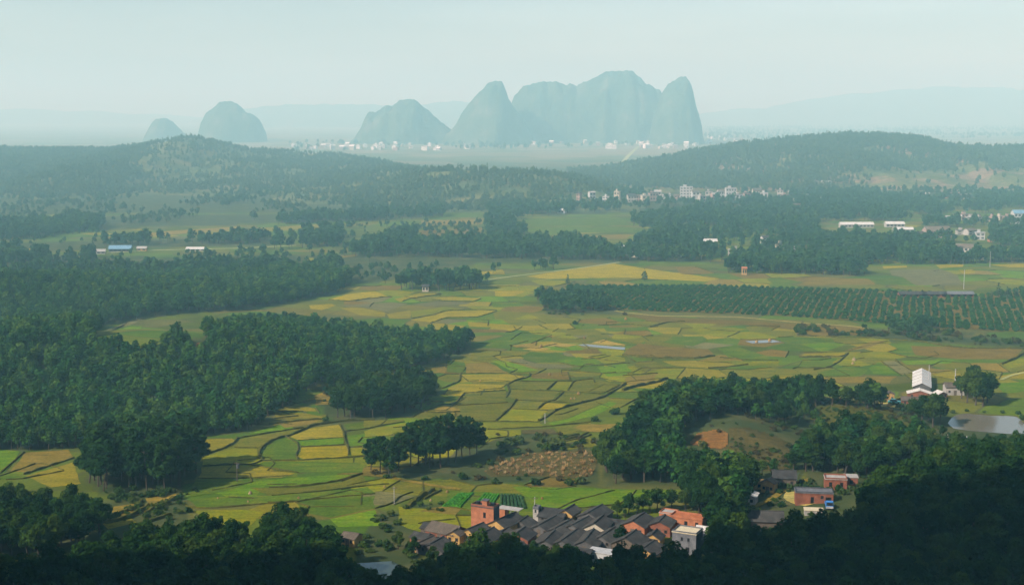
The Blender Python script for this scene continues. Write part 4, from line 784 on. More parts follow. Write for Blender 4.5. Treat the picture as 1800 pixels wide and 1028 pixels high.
# specific tall trees breaking the lower treeline
for px, py, hh in ((498, 958, 12.0), (515, 962, 11), (478, 966, 10), (555, 972, 9.5)): plant('broad', 'broadleaf_tree', ground(px, py), hh, 'taller broadleaf tree standing above the bottom wood near the green fields', 'tall trees above the bottom wood')
for px, py, hh in ((379, 965, 9.0), (424, 966, 8.0)): plant('bamboo', 'bamboo_clump', ground(px, py), hh, 'feathery bamboo clump rising from the bottom wood', 'bamboo in the bottom wood', 'bamboo')
for px, py, hh in ((1120, 905, 5.5), (1142, 902, 7.0), (1165, 900, 6.0), (1098, 910, 4.5)): plant('bamboo', 'bamboo_clump', ground(px, py), hh, 'bamboo clump behind the grey village roofs', 'bamboo behind the village roofs', 'bamboo')
for px, py, hh in ((1085, 908, 5), (1105, 903, 6.5), (1130, 900, 5.5), (1155, 897, 7), (1180, 896, 6.5), (1205, 898, 7), (1228, 902, 7.5), (1245, 900, 8)): plant('broad', 'broadleaf_tree', ground(px, py), hh, 'dark tree in the row behind the village roofs on the right', 'trees behind the village roofs')
for px, py, hh in ((868, 990, 6), (905, 1000, 6), (940, 985, 5.5), (975, 1002, 7), (1000, 998, 6.5), (1095, 1000, 5.5), (1170, 1008, 6.5), (1010, 992, 5), (728, 978, 5.5), (700, 965, 5), (760, 992, 5), (820, 985, 5.5), (790, 985, 5), (850, 1000, 6.5), (925, 1005, 7), (955, 1000, 6.5), (1030, 1012, 6), (1120, 1010, 6), (1145, 1006, 5.5), (1200, 1004, 6), (1225, 1000, 5.5)): plant('broad', 'broadleaf_tree', ground(px, py), hh, 'small dark tree crowding the village front, ' + ('below the brick tower' if px < 880 else 'below the dark roofs' if px < 1060 else 'below the concrete house'), 'village front trees ' + ('left' if px < 880 else 'middle' if px < 1060 else 'right'))
plant('broad', 'broadleaf_tree', ground(1092, 960), 6.0, 'round dark tree growing between the roofs before the red gable', None)
for px, py, hh in ((1284, 905, 9), (1296, 930, 10), (1275, 948, 9), (1300, 962, 10), (1264, 925, 8), (1310, 985, 9), (1240, 985, 5)): plant('broad', 'broadleaf_tree', ground(px, py), hh, 'dark tree between the village and the hamlet', 'trees between village and hamlet')
for p in scatter([PINEGROVE], 4.3):
    a, b = proj(*p); w = ('western' if a < 215 else 'middle' if a < 290 else 'eastern') + (' front' if b > 845 else ' back')
    plant('pine', 'pine_tree', p, rng.uniform(14, 18.5), 'tall bare-trunked pine in the %s of the dense dark left grove' % w, 'pines of the dense left grove, ' + w)
for px, py, hh, v in ((668, 832, 13, 0), (652, 826, 11, 1), (684, 838, 13, 2), (700, 828, 13.5, 3), (722, 820, 15, 0), (735, 818, 16, 1), (748, 816, 15.5, 2), (762, 818, 17, 3), (775, 822, 17.5, 0), (788, 815, 17.5, 1), (800, 812, 16, 2), (812, 806, 14, 3), (826, 800, 13.5, 0), (838, 798, 12, 1), (690, 824, 12, 2), (755, 822, 15, 1)):
    w = 'left cluster' if px < 712 else 'tall middle cluster' if px < 806 else 'right end'
    plant('pine', 'pine_tree', ground(px, py), hh, 'tall pine in the %s of the small grove among the paddies' % w, 'small grove pines, ' + w, v=v)
for p in scatter([MIDGROVE], 5.2):
    a, b = proj(*p); w = ('left' if a < 640 else 'middle' if a < 700 else 'right') + (' front' if b > 715 else ' back'); pn = rng.random() < .4
    plant('pine' if pn else 'broad', 'pine_tree' if pn else 'broadleaf_tree', p, rng.uniform(9, 13), '%s tree in the %s of the rounded grove beside the paddies' % ('pine' if pn else 'broadleaf', w), 'rounded grove, ' + w + (' pines' if pn else ' broadleaves'))
for px, py, hh in ((1715, 712, 15), (1700, 708, 13), (1735, 708, 13), (1690, 700, 10), (1728, 714, 12), (1712, 700, 14)): plant('broad', 'broadleaf_tree', ground(px, py), hh, 'large dark tree in the clump behind the muddy pond', 'trees of the clump behind the pond')
for px, py, hh in ((1640, 752, 13), (1620, 745, 11), (1652, 745, 11), (1605, 735, 8), (1632, 738, 10)): plant('broad', 'broadleaf_tree', ground(px, py), hh, 'dark tree directly below the white hall beside the pond', 'trees below the white hall')

for px, py, hh in ((1668, 774, 3.2), (1690, 780, 4), (1712, 774, 2.8), (1735, 779, 3.6), (1760, 780, 3.6), (1785, 784, 6.0), (1800, 780, 3.5), (1657, 768, 4.5)): plant('broad', 'broadleaf_tree', ground(px, py), hh, 'dark tree on the near bank of the muddy pond', 'trees on the near pond bank')
for px, py, hh in ((1675, 726, 1.6), (1700, 723, 1.2), (1730, 725, 1.0), (1762, 726, 1.4), (1790, 728, 1.6), (1798, 738, 2.2)): plant('bush', 'bush', ground(px, py), hh, 'low bush on the far bank of the muddy pond', 'bushes on the far pond bank', 'bush')
# wood masses
def wood(name, polys, sp, h0, h1, keys, label, excl=(), dens=None, hf=h, cat='woodland'):
    p = scatter(polys, sp, hf, dens, excl); stuff(name, p, rng.uniform(h0, h1, len(p)) * (0.8 + 0.4 * fbm(p[:, 0] / 22, p[:, 1] / 22, 4)), keys, label, cat); return len(p)
REDSPOT = [(335, 598), (368, 594), (372, 622), (335, 626)]
wood('woodland', [HILLWOOD], 3.0, 4.5, 10.0, ['broad_mid', 'pine_mid'], 'dense green wood covering the low hill on the left', (REDSPOT,), lambda x, y: np.clip((fbm(x / 14, y / 14, 58) - 0.2) * 5, 0.5, 1))
wood('woodland', [BANDWOOD], 3.9, 5.0, 11.5, ['broad_mid', 'pine_mid'], 'dark wood band behind the wooded hill on the left')
REDSOIL = [(1205, 835), (1205, 765), (1225, 750), (1285, 745), (1340, 745), (1410, 790), (1410, 850), (1290, 846)]
wood('woodland', KNOLL, 4.3, 7.5, 12, ['broad', 'broad_mid'], 'dark wood on the knoll beside the straw-littered patch', (REDSOIL,))
wood('woodland', [[(1325, 840), (1380, 828), (1420, 820), (1420, 838), (1335, 850)], [(1290, 722), (1420, 720), (1445, 742), (1400, 750), (1340, 742)], [(1410, 770), (1470, 755), (1480, 775), (1420, 800)]], 4.4, 4.5, 8.5, ['broad', 'broad_mid'], 'scattered dark trees round the brown clearing on the knoll', (HAMLET,), lambda x, y: 0.75 + 0 * x)
wood('woodland', DARKWOOD[:1], 4.6, 7, 11, ['broad', 'broad_mid'], 'dark wood between the hamlet and the pond', (HAMLET,))
BELTS = [[(690, 438), (860, 428), (1000, 430), (1100, 440), (1280, 455), (1500, 462), (1500, 478), (1280, 478), (1262, 463), (1090, 459), (960, 457), (700, 452)], [(1275, 470), (1520, 468), (1520, 487), (1280, 480)], [(890, 479), (975, 466), (975, 475), (895, 484)],
         [(700, 500), (760, 494), (850, 494), (840, 512), (700, 512)], [(855, 392), (900, 395), (930, 418), (860, 422)], [(845, 352), (1000, 340), (1010, 376), (870, 392)], [(480, 422), (600, 410), (602, 433), (480, 440)], [(180, 428), (480, 419), (480, 428), (180, 434)], [(-60, 470), (100, 482), (230, 480), (600, 470), (600, 480), (-60, 500)],
         [(480, 388), (640, 380), (780, 376), (780, 384), (480, 396)], [(680, 418), (730, 412), (730, 432), (680, 436)], [(600, 440), (680, 436), (680, 452), (620, 452)], [(0, 442), (60, 450), (170, 452), (170, 466), (0, 470)], [(1500, 452), (1800, 456), (1800, 464), (1500, 466)], [(-60, 400), (180, 385), (180, 412), (-60, 428)], [(640, 430), (700, 424), (700, 440), (640, 446)]]
RV = [(1110, 388), (1280, 362), (1500, 350), (1700, 350), (1800, 348), (1850, 350), (1850, 464), (1500, 466), (1290, 458), (1120, 436)]
BUILT = [[(1440, 392), (1620, 388), (1620, 418), (1440, 418)], [(1600, 402), (1740, 400), (1740, 425), (1610, 424)], [(1650, 376), (1800, 376), (1800, 395), (1655, 395)], [(1215, 424), (1265, 424), (1265, 434), (1215, 434)], [(1675, 430), (1740, 430), (1740, 462), (1675, 462)], [(1275, 438), (1320, 438), (1320, 456), (1275, 456)]]
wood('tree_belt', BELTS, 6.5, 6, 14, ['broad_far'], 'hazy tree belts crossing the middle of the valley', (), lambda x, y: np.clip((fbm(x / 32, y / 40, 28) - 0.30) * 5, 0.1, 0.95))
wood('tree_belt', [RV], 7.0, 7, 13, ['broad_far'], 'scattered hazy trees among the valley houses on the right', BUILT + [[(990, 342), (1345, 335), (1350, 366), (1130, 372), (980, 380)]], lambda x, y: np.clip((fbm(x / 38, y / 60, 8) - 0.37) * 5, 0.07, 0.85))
wood('tree_belt', [[(940, 522), (1060, 522), (1070, 548), (960, 552)], [(1560, 575), (1640, 570), (1640, 588), (1560, 585)]], 4.5, 4, 8, ['broad_far'], 'bushy trees at the left end of the orchard')
wood('tree_belt', [[(960, 345), (1130, 335), (1180, 350), (1340, 352), (1340, 362), (1120, 372), (990, 376), (960, 365)], [(1300, 340), (1800, 335), (1800, 350), (1300, 356)]], 8, 7, 12, ['broad_far'], 'trees threaded through the valley village', (), lambda x, y: np.clip((fbm(x / 40, y / 60, 18) - 0.42) * 3, 0.0, 0.5))
wood('tree_belt', [[(-60, 345), (300, 340), (700, 330), (1000, 338), (1000, 362), (850, 372), (480, 386), (180, 398), (-60, 412)]], 9.0, 4, 10, ['broad_far', 'round_far'], 'hazy scrub and trees on the rolling land before the left ridge', (), lambda x, y: np.clip((fbm(x / 55, y / 110, 38) - 0.40) * 4, 0.03, 0.85))
wood('tree_belt', [[(-60, 398), (180, 398), (480, 400), (700, 395), (860, 395), (860, 432), (640, 462), (600, 470), (230, 478), (-60, 468)], [(600, 470), (860, 462), (900, 480), (850, 500), (640, 500)]], 8.0, 3, 8, ['broad_far', 'bush_far'], 'hazy hedges and scrub between the left belts', ([(0, 434), (420, 428), (420, 448), (0, 452)], [(170, 396), (560, 390), (560, 412), (170, 422)]), lambda x, y: np.clip((fbm(x / 40, y / 70, 48) - 0.42) * 4, 0.04, 0.6))
# ridge cover: conifers dense on the left flank and the right ridge, patchy grass in between
def on_ridge(f, pts, wf, sp, dens):
    X, Y = np.meshgrid(np.arange(pts[0, 0], pts[-1, 0], sp), np.arange(pts[:, 1].min() - wf * 1.2, pts[:, 1].max() + 40, sp))
    X = (X + rng.uniform(-.35, .35, X.shape) * sp).ravel(); Y = (Y + rng.uniform(-.35, .35, Y.shape) * sp).ravel(); Z = f(X, Y)
    a, b = proj(X, Y, Z); k = (Z > 1.2) & ~inpoly(a, b, [(990, 342), (1345, 338), (1350, 366), (980, 380)]) & (a > -60) & (a < 1860) & (rng.random(len(X)) < dens(X, Y, Z, a, b)); return np.stack([X[k], Y[k], Z[k] - 0.5], 1)
def dl(x, y, z, a, b):
    n = fbm(x / 60, y / 60, 41); yc = np.interp(x, LRP[:, 0], LRP[:, 1])
    left = np.clip((np.interp(b, [240, 262, 290, 390], [292, 262, 238, 212]) - a + 26 * (n - .5)) / 14, 0, 1); crest = np.clip(1 - np.abs(y - yc) / 25, 0, 1) * 0.75
    mid = np.clip((n - 0.42) * 4, 0.18, 0.85); right = np.clip((a - 640) / 80, 0, 1) * np.clip((n - 0.36) * 5, 0.1, 0.9)
    return np.maximum(np.maximum(left * 0.97, crest), np.maximum(mid, right))
def dr(x, y, z, a, b):
    n = fbm(x / 60, y / 60, 43); bare = np.clip((a - 1420) / 120, 0, 1) * np.clip((b - (292 + 14 * (n - .5))) / 12, 0, 1)
    return np.clip(0.95 - bare * 1.0, 0.04, 1) * np.clip((n - 0.25) * 6, 0.3, 1)
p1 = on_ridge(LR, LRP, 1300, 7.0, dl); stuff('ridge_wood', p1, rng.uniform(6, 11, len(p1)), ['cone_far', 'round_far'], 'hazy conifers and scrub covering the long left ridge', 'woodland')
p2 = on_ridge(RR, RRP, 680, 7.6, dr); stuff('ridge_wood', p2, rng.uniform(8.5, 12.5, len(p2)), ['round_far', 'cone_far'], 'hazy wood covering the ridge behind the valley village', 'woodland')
# far plain specks of trees round the karst village
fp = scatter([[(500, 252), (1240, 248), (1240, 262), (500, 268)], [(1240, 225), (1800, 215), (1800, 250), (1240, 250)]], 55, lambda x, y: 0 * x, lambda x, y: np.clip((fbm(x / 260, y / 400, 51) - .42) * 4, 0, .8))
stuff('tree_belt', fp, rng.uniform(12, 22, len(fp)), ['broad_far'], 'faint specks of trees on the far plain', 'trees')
# bushes on scrub and banks
wood('scrub', SCRUBS[:1] + SCRUBS[2:6], 4.2, 0.8, 2.2, ['bush', 'scrubbush'], 'low bushes on rough banks between the fields', KNOLL[:2] + [zJ([(150, 660), (350, 580), (560, 500), (760, 488), (1190, 495), (1190, 560), (1130, 700), (1000, 720), (560, 700), (220, 710)])], lambda x, y: np.clip((fbm(x / 12, y / 12, 61) - .38) * 4, 0.02, .7), cat='bushes')
wood('scrub', [SCRUBS[1], [(1400, 570), (1560, 580), (1560, 592), (1400, 590)]], 4.0, 1.0, 3.0, ['bush', 'scrubbush'], 'bush strip below the orchard on the right', (), lambda x, y: np.clip((fbm(x / 10, y / 10, 62) - .35) * 4, 0.05, .8), cat='bushes')
wood('scrub', [SCRUBS[6], SCRUBS[7], SCRUBS[9], [(185, 862), (350, 858), (350, 872), (185, 878)]], 2.6, 0.7, 2.0, ['bush'], 'dark bushes round the village edges and left terraces', (POND2, VILLAGE), lambda x, y: np.clip((fbm(x / 9, y / 9, 63) - .40) * 5, 0, .7), cat='bushes')
wood('scrub', [[(1415, 700), (1600, 700), (1640, 765), (1480, 750), (1420, 752)], [(1280, 765), (1400, 800), (1395, 840), (1290, 820)]], 2.2, 0.5, 1.4, ['scrubbush', 'bush'], 'brown scrub on the mound before the white hall', ([(1550, 705), (1585, 705), (1585, 730), (1550, 730)],), lambda x, y: np.clip((fbm(x / 9, y / 9, 64) - .30) * 4, 0.05, .9), cat='bushes')
for i, (px, py, w) in enumerate(((895, 783, 3.2), (912, 780, 3.0), (880, 786, 2.6), (975, 788, 4.2), (962, 792, 3.0), (1045, 740, 2.2), (1081, 728, 2.8), (1010, 570, 2.2), (1020, 850, 2.4), (940, 852, 2.6), (1000, 852, 2.2), (870, 850, 2.0), (1600, 592, 3.4), (1580, 588, 3.0))):
    plant('bush', 'bush', ground(px, py), w, 'rounded dark bush at the edge of the open fields', 'bushes among the fields', 'bush')
tp = scatter([zJ([(150, 660), (350, 580), (560, 500), (760, 488), (1190, 495), (1190, 560), (1130, 700), (1000, 720), (560, 700), (220, 710)])], 2.3)
stuff('straw_tufts', tp, rng.uniform(.8, 2.0, len(tp)), ['tuft'], 'dry straw tufts strewn over the cleared brown patch', 'straw')

# ------------------------------------------------------------------ orchard
ORCH = [(990, 503), (1250, 503), (1560, 512), (1720, 520), (1800, 506), (1850, 503), (1850, 586), (1640, 576), (1480, 562), (1330, 553), (1090, 545), (1050, 528)]
o0 = P(1400, 545); ang = math.radians(72); U = np.array([math.cos(ang), math.sin(ang)]); Vv = np.array([-U[1], U[0]]); ot = []
for i in range(-160, 220):
    for j in range(-130, 130):
        q = o0[:2] + U * i * 2.1 + Vv * (j * 4.1 + 1.2 * math.sin(i * .05 + j * .02)) + rng.normal(0, .35, 2)
        if q[1] < 600 or q[1] > 1000: continue
        a, b = proj(q[0], q[1], 0.0)
        if a < -20 or a > 1850: continue
        if inpoly(np.array([a]), np.array([b]), ORCH)[0] and rng.random() < .93 and not ((j * 7 + i // 7 * 5) % 17 == 4 and a > 1480): ot.append((q[0], q[1], a, b))
ot.sort(key=lambda t: t[1])
big = [t for t in ot if 0 < t[2] < 1800][:200]; bigset = set(id(t) for t in big)
for t in big:
    o = add('orchard_tree', PROTO['orchard'][int(rng.integers(3))][2], None, (t[0], t[1], 0), rng.uniform(0, 6), float(rng.uniform(1.4, 2.5))); tag(o, 'small rounded orchard tree in the front rows at the right', 'tree', 'orchard trees in the front rows')
rs = [t for t in ot if id(t) not in bigset]
stuff('orchard', [(t[0], t[1], 0) for t in rs], rng.uniform(1.2, 2.2, len(rs)), ['orchard'], 'rows of small orchard trees reaching back from the dirt road', 'orchard')
struct_sheet('orchard_ground', ORCH, 'f_brown', 0.25, 'brown soil showing between the orchard rows')
for i, (px, py, hh) in enumerate(((1755, 522, 9), (1770, 524, 8), (1742, 526, 6), (1785, 522, 7))): plant('cone_far', 'conifer_tree', ground(px, py), hh, 'dark conifer above the right end of the orchard', 'conifers above the orchard')
plant('cone_far', 'conifer_tree', ground(1133, 494), 9, 'single dark conifer standing by the big golden field', None)
plant('cone_far', 'conifer_tree', ground(998, 500), 7, 'dark conifer at the corner of the orchard and golden field', None)

# ------------------------------------------------------------------ vegetable rows
def rows(L1, L2, n, mat, label, hh):
    e = tag(bpy.data.objects.new('vegetable_bed', None), label, 'vegetables'); COL.objects.link(e)
    a0, a1 = zG(L1); b0, b1 = zG(L2)
    for k in range(n):
        t = k / (n - 1); s = P(a0[0] + (b0[0] - a0[0]) * t, a0[1] + (b0[1] - a0[1]) * t); g = P(a1[0] + (b1[0] - a1[0]) * t, a1[1] + (b1[1] - a1[1]) * t)
        add('crop_row', strip_data('crop_row', None, 0.95, M[mat], 0.05, hh, 0.35, 0.6, [s, g]), e)
rows([(380, 195), (560, 55)], [(560, 205), (710, 45)], 7, 'veg', 'bright green vegetable rows on the left of the beds', .45)
rows([(720, 195), (860, 45)], [(900, 220), (1000, 65)], 6, 'veg', 'bright green vegetable rows in the middle bed', .45)
rows([(1030, 215), (1040, 65)], [(1300, 220), (1250, 75)], 7, 'veg_dark', 'dark leafy rows on the right of the beds', .55)

# ------------------------------------------------------------------ houses
VROT = math.radians(-26)
def gable_house(px, py, w, d, he, hr, wall, roof, label, ridge='v', rot=VROT, front=None, extras=(), name='house', base=None, over=0.35, group=None):
    """w along local x, d along local y; ridge 'v' runs along y (gables face the camera), 'u' along x. px,py = centre of the footprint"""
    p = ground(px, py) if base is None else base
    e = bpy.data.objects.new(name, None); COL.objects.link(e); e.location = [float(q) for q in p]; e.rotation_euler = (0, 0, rot); tag(e, label, 'house', group); e.empty_display_size = .1
    hw, hd = w / 2, d / 2; mb = MB()
    if ridge == 'v':
        for y, s in ((-hd, 1), (hd, -1)):
            pts = [(-hw, y, -.5), (hw, y, -.5), (hw, y, he), (0, y, he + hr), (-hw, y, he)]; mb.poly(pts if s > 0 else pts[::-1], 1 if (front and s > 0) else 0)
        mb.quad((-hw, hd, -.5), (-hw, -hd, -.5), (-hw, -hd, he), (-hw, hd, he)); mb.quad((hw, -hd, -.5), (hw, hd, -.5), (hw, hd, he), (hw, -hd, he))
    else:
        for x, s in ((-hw, -1), (hw, 1)):
            pts = [(x, -hd, -.5), (x, hd, -.5), (x, hd, he), (x, 0, he + hr), (x, -hd, he)]; mb.poly(pts if s > 0 else pts[::-1])
        mb.quad((-hw, -hd, -.5), (hw, -hd, -.5), (hw, -hd, he), (-hw, -hd, he), 1 if front else 0); mb.quad((hw, hd, -.5), (-hw, hd, -.5), (-hw, hd, he), (hw, hd, he))
    mb.build('wall', [M[wall], M[front or wall]], e)
    # roof slopes as slabs with raised tile ribs
    run, length = (hw, d) if ridge == 'v' else (hd, w)
    sl = hr / run; ov = over; th = 0.12; L2 = length / 2 + ov
    for s in (-1, 1):
        m2 = MB()
        def pt(a, b, z):     # a = distance from ridge outwards, b = along ridge
            x, y = (s * a, b) if ridge == 'v' else (b, s * a); return (x, y, z)
        a1 = run + ov; z0 = he + hr + .05; z1 = he + hr + .05 - sl * a1
        sg = s if ridge == 'v' else -s
        b0, b1 = (-L2, L2) if sg > 0 else (L2, -L2)
        m2.hexa([pt(0.0, b0, z0 - th), pt(a1, b0, z1 - th), pt(a1, b1, z1 - th), pt(0.0, b1, z0 - th), pt(0.0, b0, z0), pt(a1, b0, z1), pt(a1, b1, z1), pt(0.0, b1, z0)])
        n = max(4, int(length / 0.55))
        for k in range(n):
            bb = -L2 + (k + .5) * 2 * L2 / n; q0, q1 = (bb - .09, bb + .09) if sg > 0 else (bb + .09, bb - .09)
            m2.hexa([pt(0.02, q0, z0 - .02), pt(a1 + .03, q0, z1 - .02), pt(a1 + .03, q1, z1 - .02), pt(0.02, q1, z0 - .02), pt(0.02, q0, z0 + .07), pt(a1 + .03, q0, z1 + .07), pt(a1 + .03, q1, z1 + .07), pt(0.02, q1, z0 + .07)])
        m2.build('roof_slope', M[roof], e)
    m3 = MB(); zr = he + hr + .05
    if ridge == 'v': m3.box(-.16, .16, -L2, L2, zr - .05, zr + .16)
    else: m3.box(-L2, L2, -.16, .16, zr - .05, zr + .16)
    m3.build('ridge_cap', M[roof], e)
    f = -hd - 0.03
    def opening(nm, x0, x1, z0, z1, mat='dark'):
        q = MB(); q.box(x0, x1, f, f + .1, z0, z1); o = q.build(nm, M[mat], e)
        q = MB(); t = .08
        for bx in ((x0 - t, x1 + t, z1, z1 + t), (x0 - t, x0, z0, z1), (x1, x1 + t, z0, z1)): q.box(bx[0], bx[1], f - .03, f + .09, bx[2], bx[3])
        if nm == 'window': q.box(x0 - t, x1 + t, f - .05, f + .09, z0 - t, z0)
        q.build('frame', M['wood'], o)
    if w > 4: opening('door', -.5, .5, 0, 2.0, 'wood')
    opening('window', -hw * .72, -hw * .72 + .7, 1.1, 1.9); opening('window', hw * .72 - .7, hw * .72, 1.1, 1.9)
    return e
def flat_house(px, py, w, d, hh, wall, label, roofm='pale', rot=VROT, wins=(), parapet=.5, name='house', side=None, base=None, group=None, floors=2, auto=True, rail='concrete'):
    p = ground(px, py) if base is None else base
    e = bpy.data.objects.new(name, None); COL.objects.link(e); e.location = [float(q) for q in p]; e.rotation_euler = (0, 0, rot); tag(e, label, 'house', group); e.empty_display_size = .1
    hw, hd = w / 2, d / 2; mb = MB()
    mb.quad((-hw, -hd, -.5), (hw, -hd, -.5), (hw, -hd, hh), (-hw, -hd, hh)); mb.quad((hw, hd, -.5), (-hw, hd, -.5), (-hw, hd, hh), (hw, hd, hh))
    mb.quad((-hw, hd, -.5), (-hw, -hd, -.5), (-hw, -hd, hh), (-hw, hd, hh)); mb.quad((hw, -hd, -.5), (hw, hd, -.5), (hw, hd, hh), (hw, -hd, hh), 1)
    mb.build('wall', [M[wall], M[side or wall]], e)
    q = MB(); q.box(-hw - .15, hw + .15, -hd - .15, hd + .15, hh, hh + .18); q.build('roof', M[roofm], e)
    if parapet:
        q = MB(); z0, z1 = hh + .18, hh + .18 + parapet; t = .15
        q.box(-hw, hw, -hd, -hd + t, z0, z1); q.box(-hw, hw, hd - t, hd, z0, z1); q.box(-hw, -hw + t, -hd + t, hd - t, z0, z1); q.box(hw - t, hw, -hd + t, hd - t, z0, z1); q.build('parapet', M[rail], e)
    if auto:
        fh = hh / floors; n = max(1, int(w / 2.6))
        wins = [(-hw + (i + .5) * w / n, k * fh + fh * .35, .9, fh * .4) for k in range(floors) for i in range(n)]
    for x, z, ww, wh in wins:
        q = MB(); q.box(x - ww / 2, x + ww / 2, -hd - .02, -hd + .1, z, z + wh); o = q.build('window', M['dark'], e)
        q = MB(); q.box(x - ww / 2 - .1, x + ww / 2 + .1, -hd - .07, -hd + .05, z - .1, z - .002); q.build('sill', M['concrete'], o)
    return e
# near village, front row of the photograph last
TW = flat_house(853, 934, 7.0, 3.6, 7.4, 'brick', 'tall red brick house with dark side wall, highest in the village', 'darkgrey', wins=[(-.2 + .9, 4.6, .8, 1.5)], parapet=.5, side='darkgrey', auto=False, rail='brick_dark')
q = MB(); q.box(-.2, 1.3, -1.5, .1, 7.58, 9.3); q.build('stairhead', M['brick'], TW)
q = MB(); q.box(-.4, 1.5, -1.7, .3, 9.3, 9.45); q.build('stairhead_roof', M['darkgrey'], TW)
for x in (-2.2, 2.2):
    q = MB(); q.tube([(x, .2, 7.58), (x, .2, 8.5)], [.6, .6], 10); q.build('water_tank', M['dark'], TW)
SH = flat_house(885, 913, 2.2, 2.6, 3.4, 'brick', 'small orange brick shed with a thin pale slab roof', 'pale', parapet=0, auto=False)
q = MB(); q.box(-1.3, 5.6, -1.6, 1.6, 3.6, 3.75); q.build('slab_roof', M['pale'], SH)
for x in (3.0, 5.3):
    q = MB(); q.box(x - .12, x + .12, -1.4, -1.2, -.4, 3.6); q.build('post', M['concrete'], SH)
tw2 = flat_house(944, 914, 1.7, 2.0, 3.6, 'pale', 'narrow pale stair tower rising over the dark roofs', 'darkgrey', parapet=.6, auto=False, wins=[(0, 2.6, .5, .8)], side='darkgrey', name='stair_tower')
VH = [ # px py w d he hr wall roof ridge front label
 (784, 946, 8.5, 6.0, 3.2, 1.7, 'brick_dark', 'tile_brown', 'u', None, 'long brick house with brown tile roof left of the brick tower'),
 (801, 954, 3.6, 3.0, 3.4, 1.2, 'mud', 'tile_brown', 'v', None, 'small bright ochre gable house beneath the long brown roof'),
 (836, 948, 5.6, 6.0, 3.1, 1.7, 'mud', 'tile', 'v', None, 'grey-roofed house directly before the brick tower'),
 (852, 962, 6.0, 6.5, 3.0, 1.7, 'mud', 'tile', 'v', None, 'grey-roofed house with narrow ochre gable at the tree edge'),
 (889, 934, 5.6, 7.0, 3.2, 1.6, 'mud', 'tile', 'v', None, 'grey-roofed house right of the brick tower'),
 (880, 952, 5.0, 6.5, 3.0, 1.5, 'greybrick', 'tile', 'v', None, 'low dark-roofed house between ochre gable and red wall'),
 (915, 955, 6.4, 5.6, 3.0, 1.6, 'brick_dark', 'tile', 'v', 'brick_dark', 'house with red brick lower wall and pale gable'),
 (920, 930, 6.0, 6.0, 3.2, 1.7, 'greybrick', 'tile', 'v', None, 'dark-roofed house behind the pale gable'),
 (768, 970, 6.8, 6.0, 2.9, 1.8, 'greybrick', 'tile', 'v', None, 'dark house with grey gable at the lower left village corner'),
 (748, 966, 4.6, 6.0, 2.5, 1.2, 'mud', 'tile_brown', 'v', None, 'small ochre shed at the lower left village corner'),
 (742, 955, 4.5, 4.5, 2.4, 1.0, 'brick_dark', 'tile', 'u', None, 'low tiled shed on the far left of the village'),
 (765, 938, 6.5, 4.0, 2.6, 1.1, 'wood', 'tile', 'u', None, 'dark wooden shed at the back left of the village'),
 (901, 975, 5.4, 6.0, 2.9, 1.6, 'mud', 'tile', 'v', None, 'grey-roofed house half sunk in trees below the red wall'),
 (976, 915, 7.0, 6.5, 3.2, 1.8, 'greybrick', 'tile', 'u', None, 'dark-roofed house behind the stair tower'),
 (1001, 915, 4.2, 5.5, 3.4, 1.6, 'mud', 'tile', 'v', None, 'ochre gabled house at the back of the village'),
 (1046, 916, 6.5, 7.5, 3.3, 1.8, 'greybrick', 'tile', 'v', None, 'grey-roofed house at the back before the bamboo'),
 (962, 934, 6.0, 7.0, 3.1, 1.7, 'greybrick', 'tile', 'v', None, 'dark-roofed house left in the central row'),
 (990, 938, 6.2, 7.5, 3.2, 1.7, 'greybrick', 'tile', 'v', None, 'dark-roofed house second in the central row'),
 (1020, 935, 6.0, 7.5, 3.2, 1.7, 'greybrick', 'tile', 'v', None, 'dark-roofed house third in the central row'),
 (1052, 938, 5.5, 7.0, 3.2, 1.7, 'cream', 'tile', 'v', None, 'dark-roofed house with cream gable in the central row'),
 (1088, 932, 6.0, 6.0, 3.0, 1.6, 'greybrick', 'tile', 'u', None, 'low dark roof between the cream gable and the red gable'),
 (966, 962, 6.4, 8.0, 3.1, 1.7, 'greybrick', 'tile', 'v', None, 'dark-roofed house in front of the central row, nearest the trees'),
 (1000, 962, 6.4, 8.0, 3.1, 1.7, 'greybrick', 'tile', 'v', None, 'dark-roofed house in front of the central row, in its middle'),
 (1035, 962, 6.4, 8.0, 3.2, 1.7, 'greybrick', 'tile', 'v', None, 'dark-roofed house in front of the central row, by the white shed'),
 (1068, 955, 5.8, 7.5, 3.2, 1.6, 'greybrick', 'tile', 'v', None, 'dark-roofed house behind the white shed'),
 (1020, 985, 6.0, 6.5, 3.0, 1.6, 'greybrick', 'tile', 'u', None, 'dark-roofed house left of the white shed'),
 (1122, 934, 6.6, 7.5, 3.6, 1.8, 'brick', 'tile', 'v', None, 'grey-roofed house with a red brick gable'),
 (1163, 936, 6.0, 7.0, 3.2, 1.7, 'brick_dark', 'tile', 'v', None, 'grey-roofed house behind the concrete house'),
 (1150, 955, 4.2, 4.5, 2.8, 1.4, 'mud', 'tile', 'v', None, 'ochre gabled hut before the red gable house'),
 (1108, 966, 7.2, 7.0, 3.0, 2.0, 'wood', 'tile', 'v', None, 'broad grey-roofed house with dark gable behind the white shed wall'),
 (1140, 978, 6.4, 7.0, 2.9, 1.7, 'mud', 'tile', 'v', None, 'grey-roofed house with a bright yellow gable at the front'),
 (618, 956, 4.0, 4.0, 3.4, .9, 'mud', 'tile_brown', 'u', None, 'lone ochre hut among trees left of the village'),
]
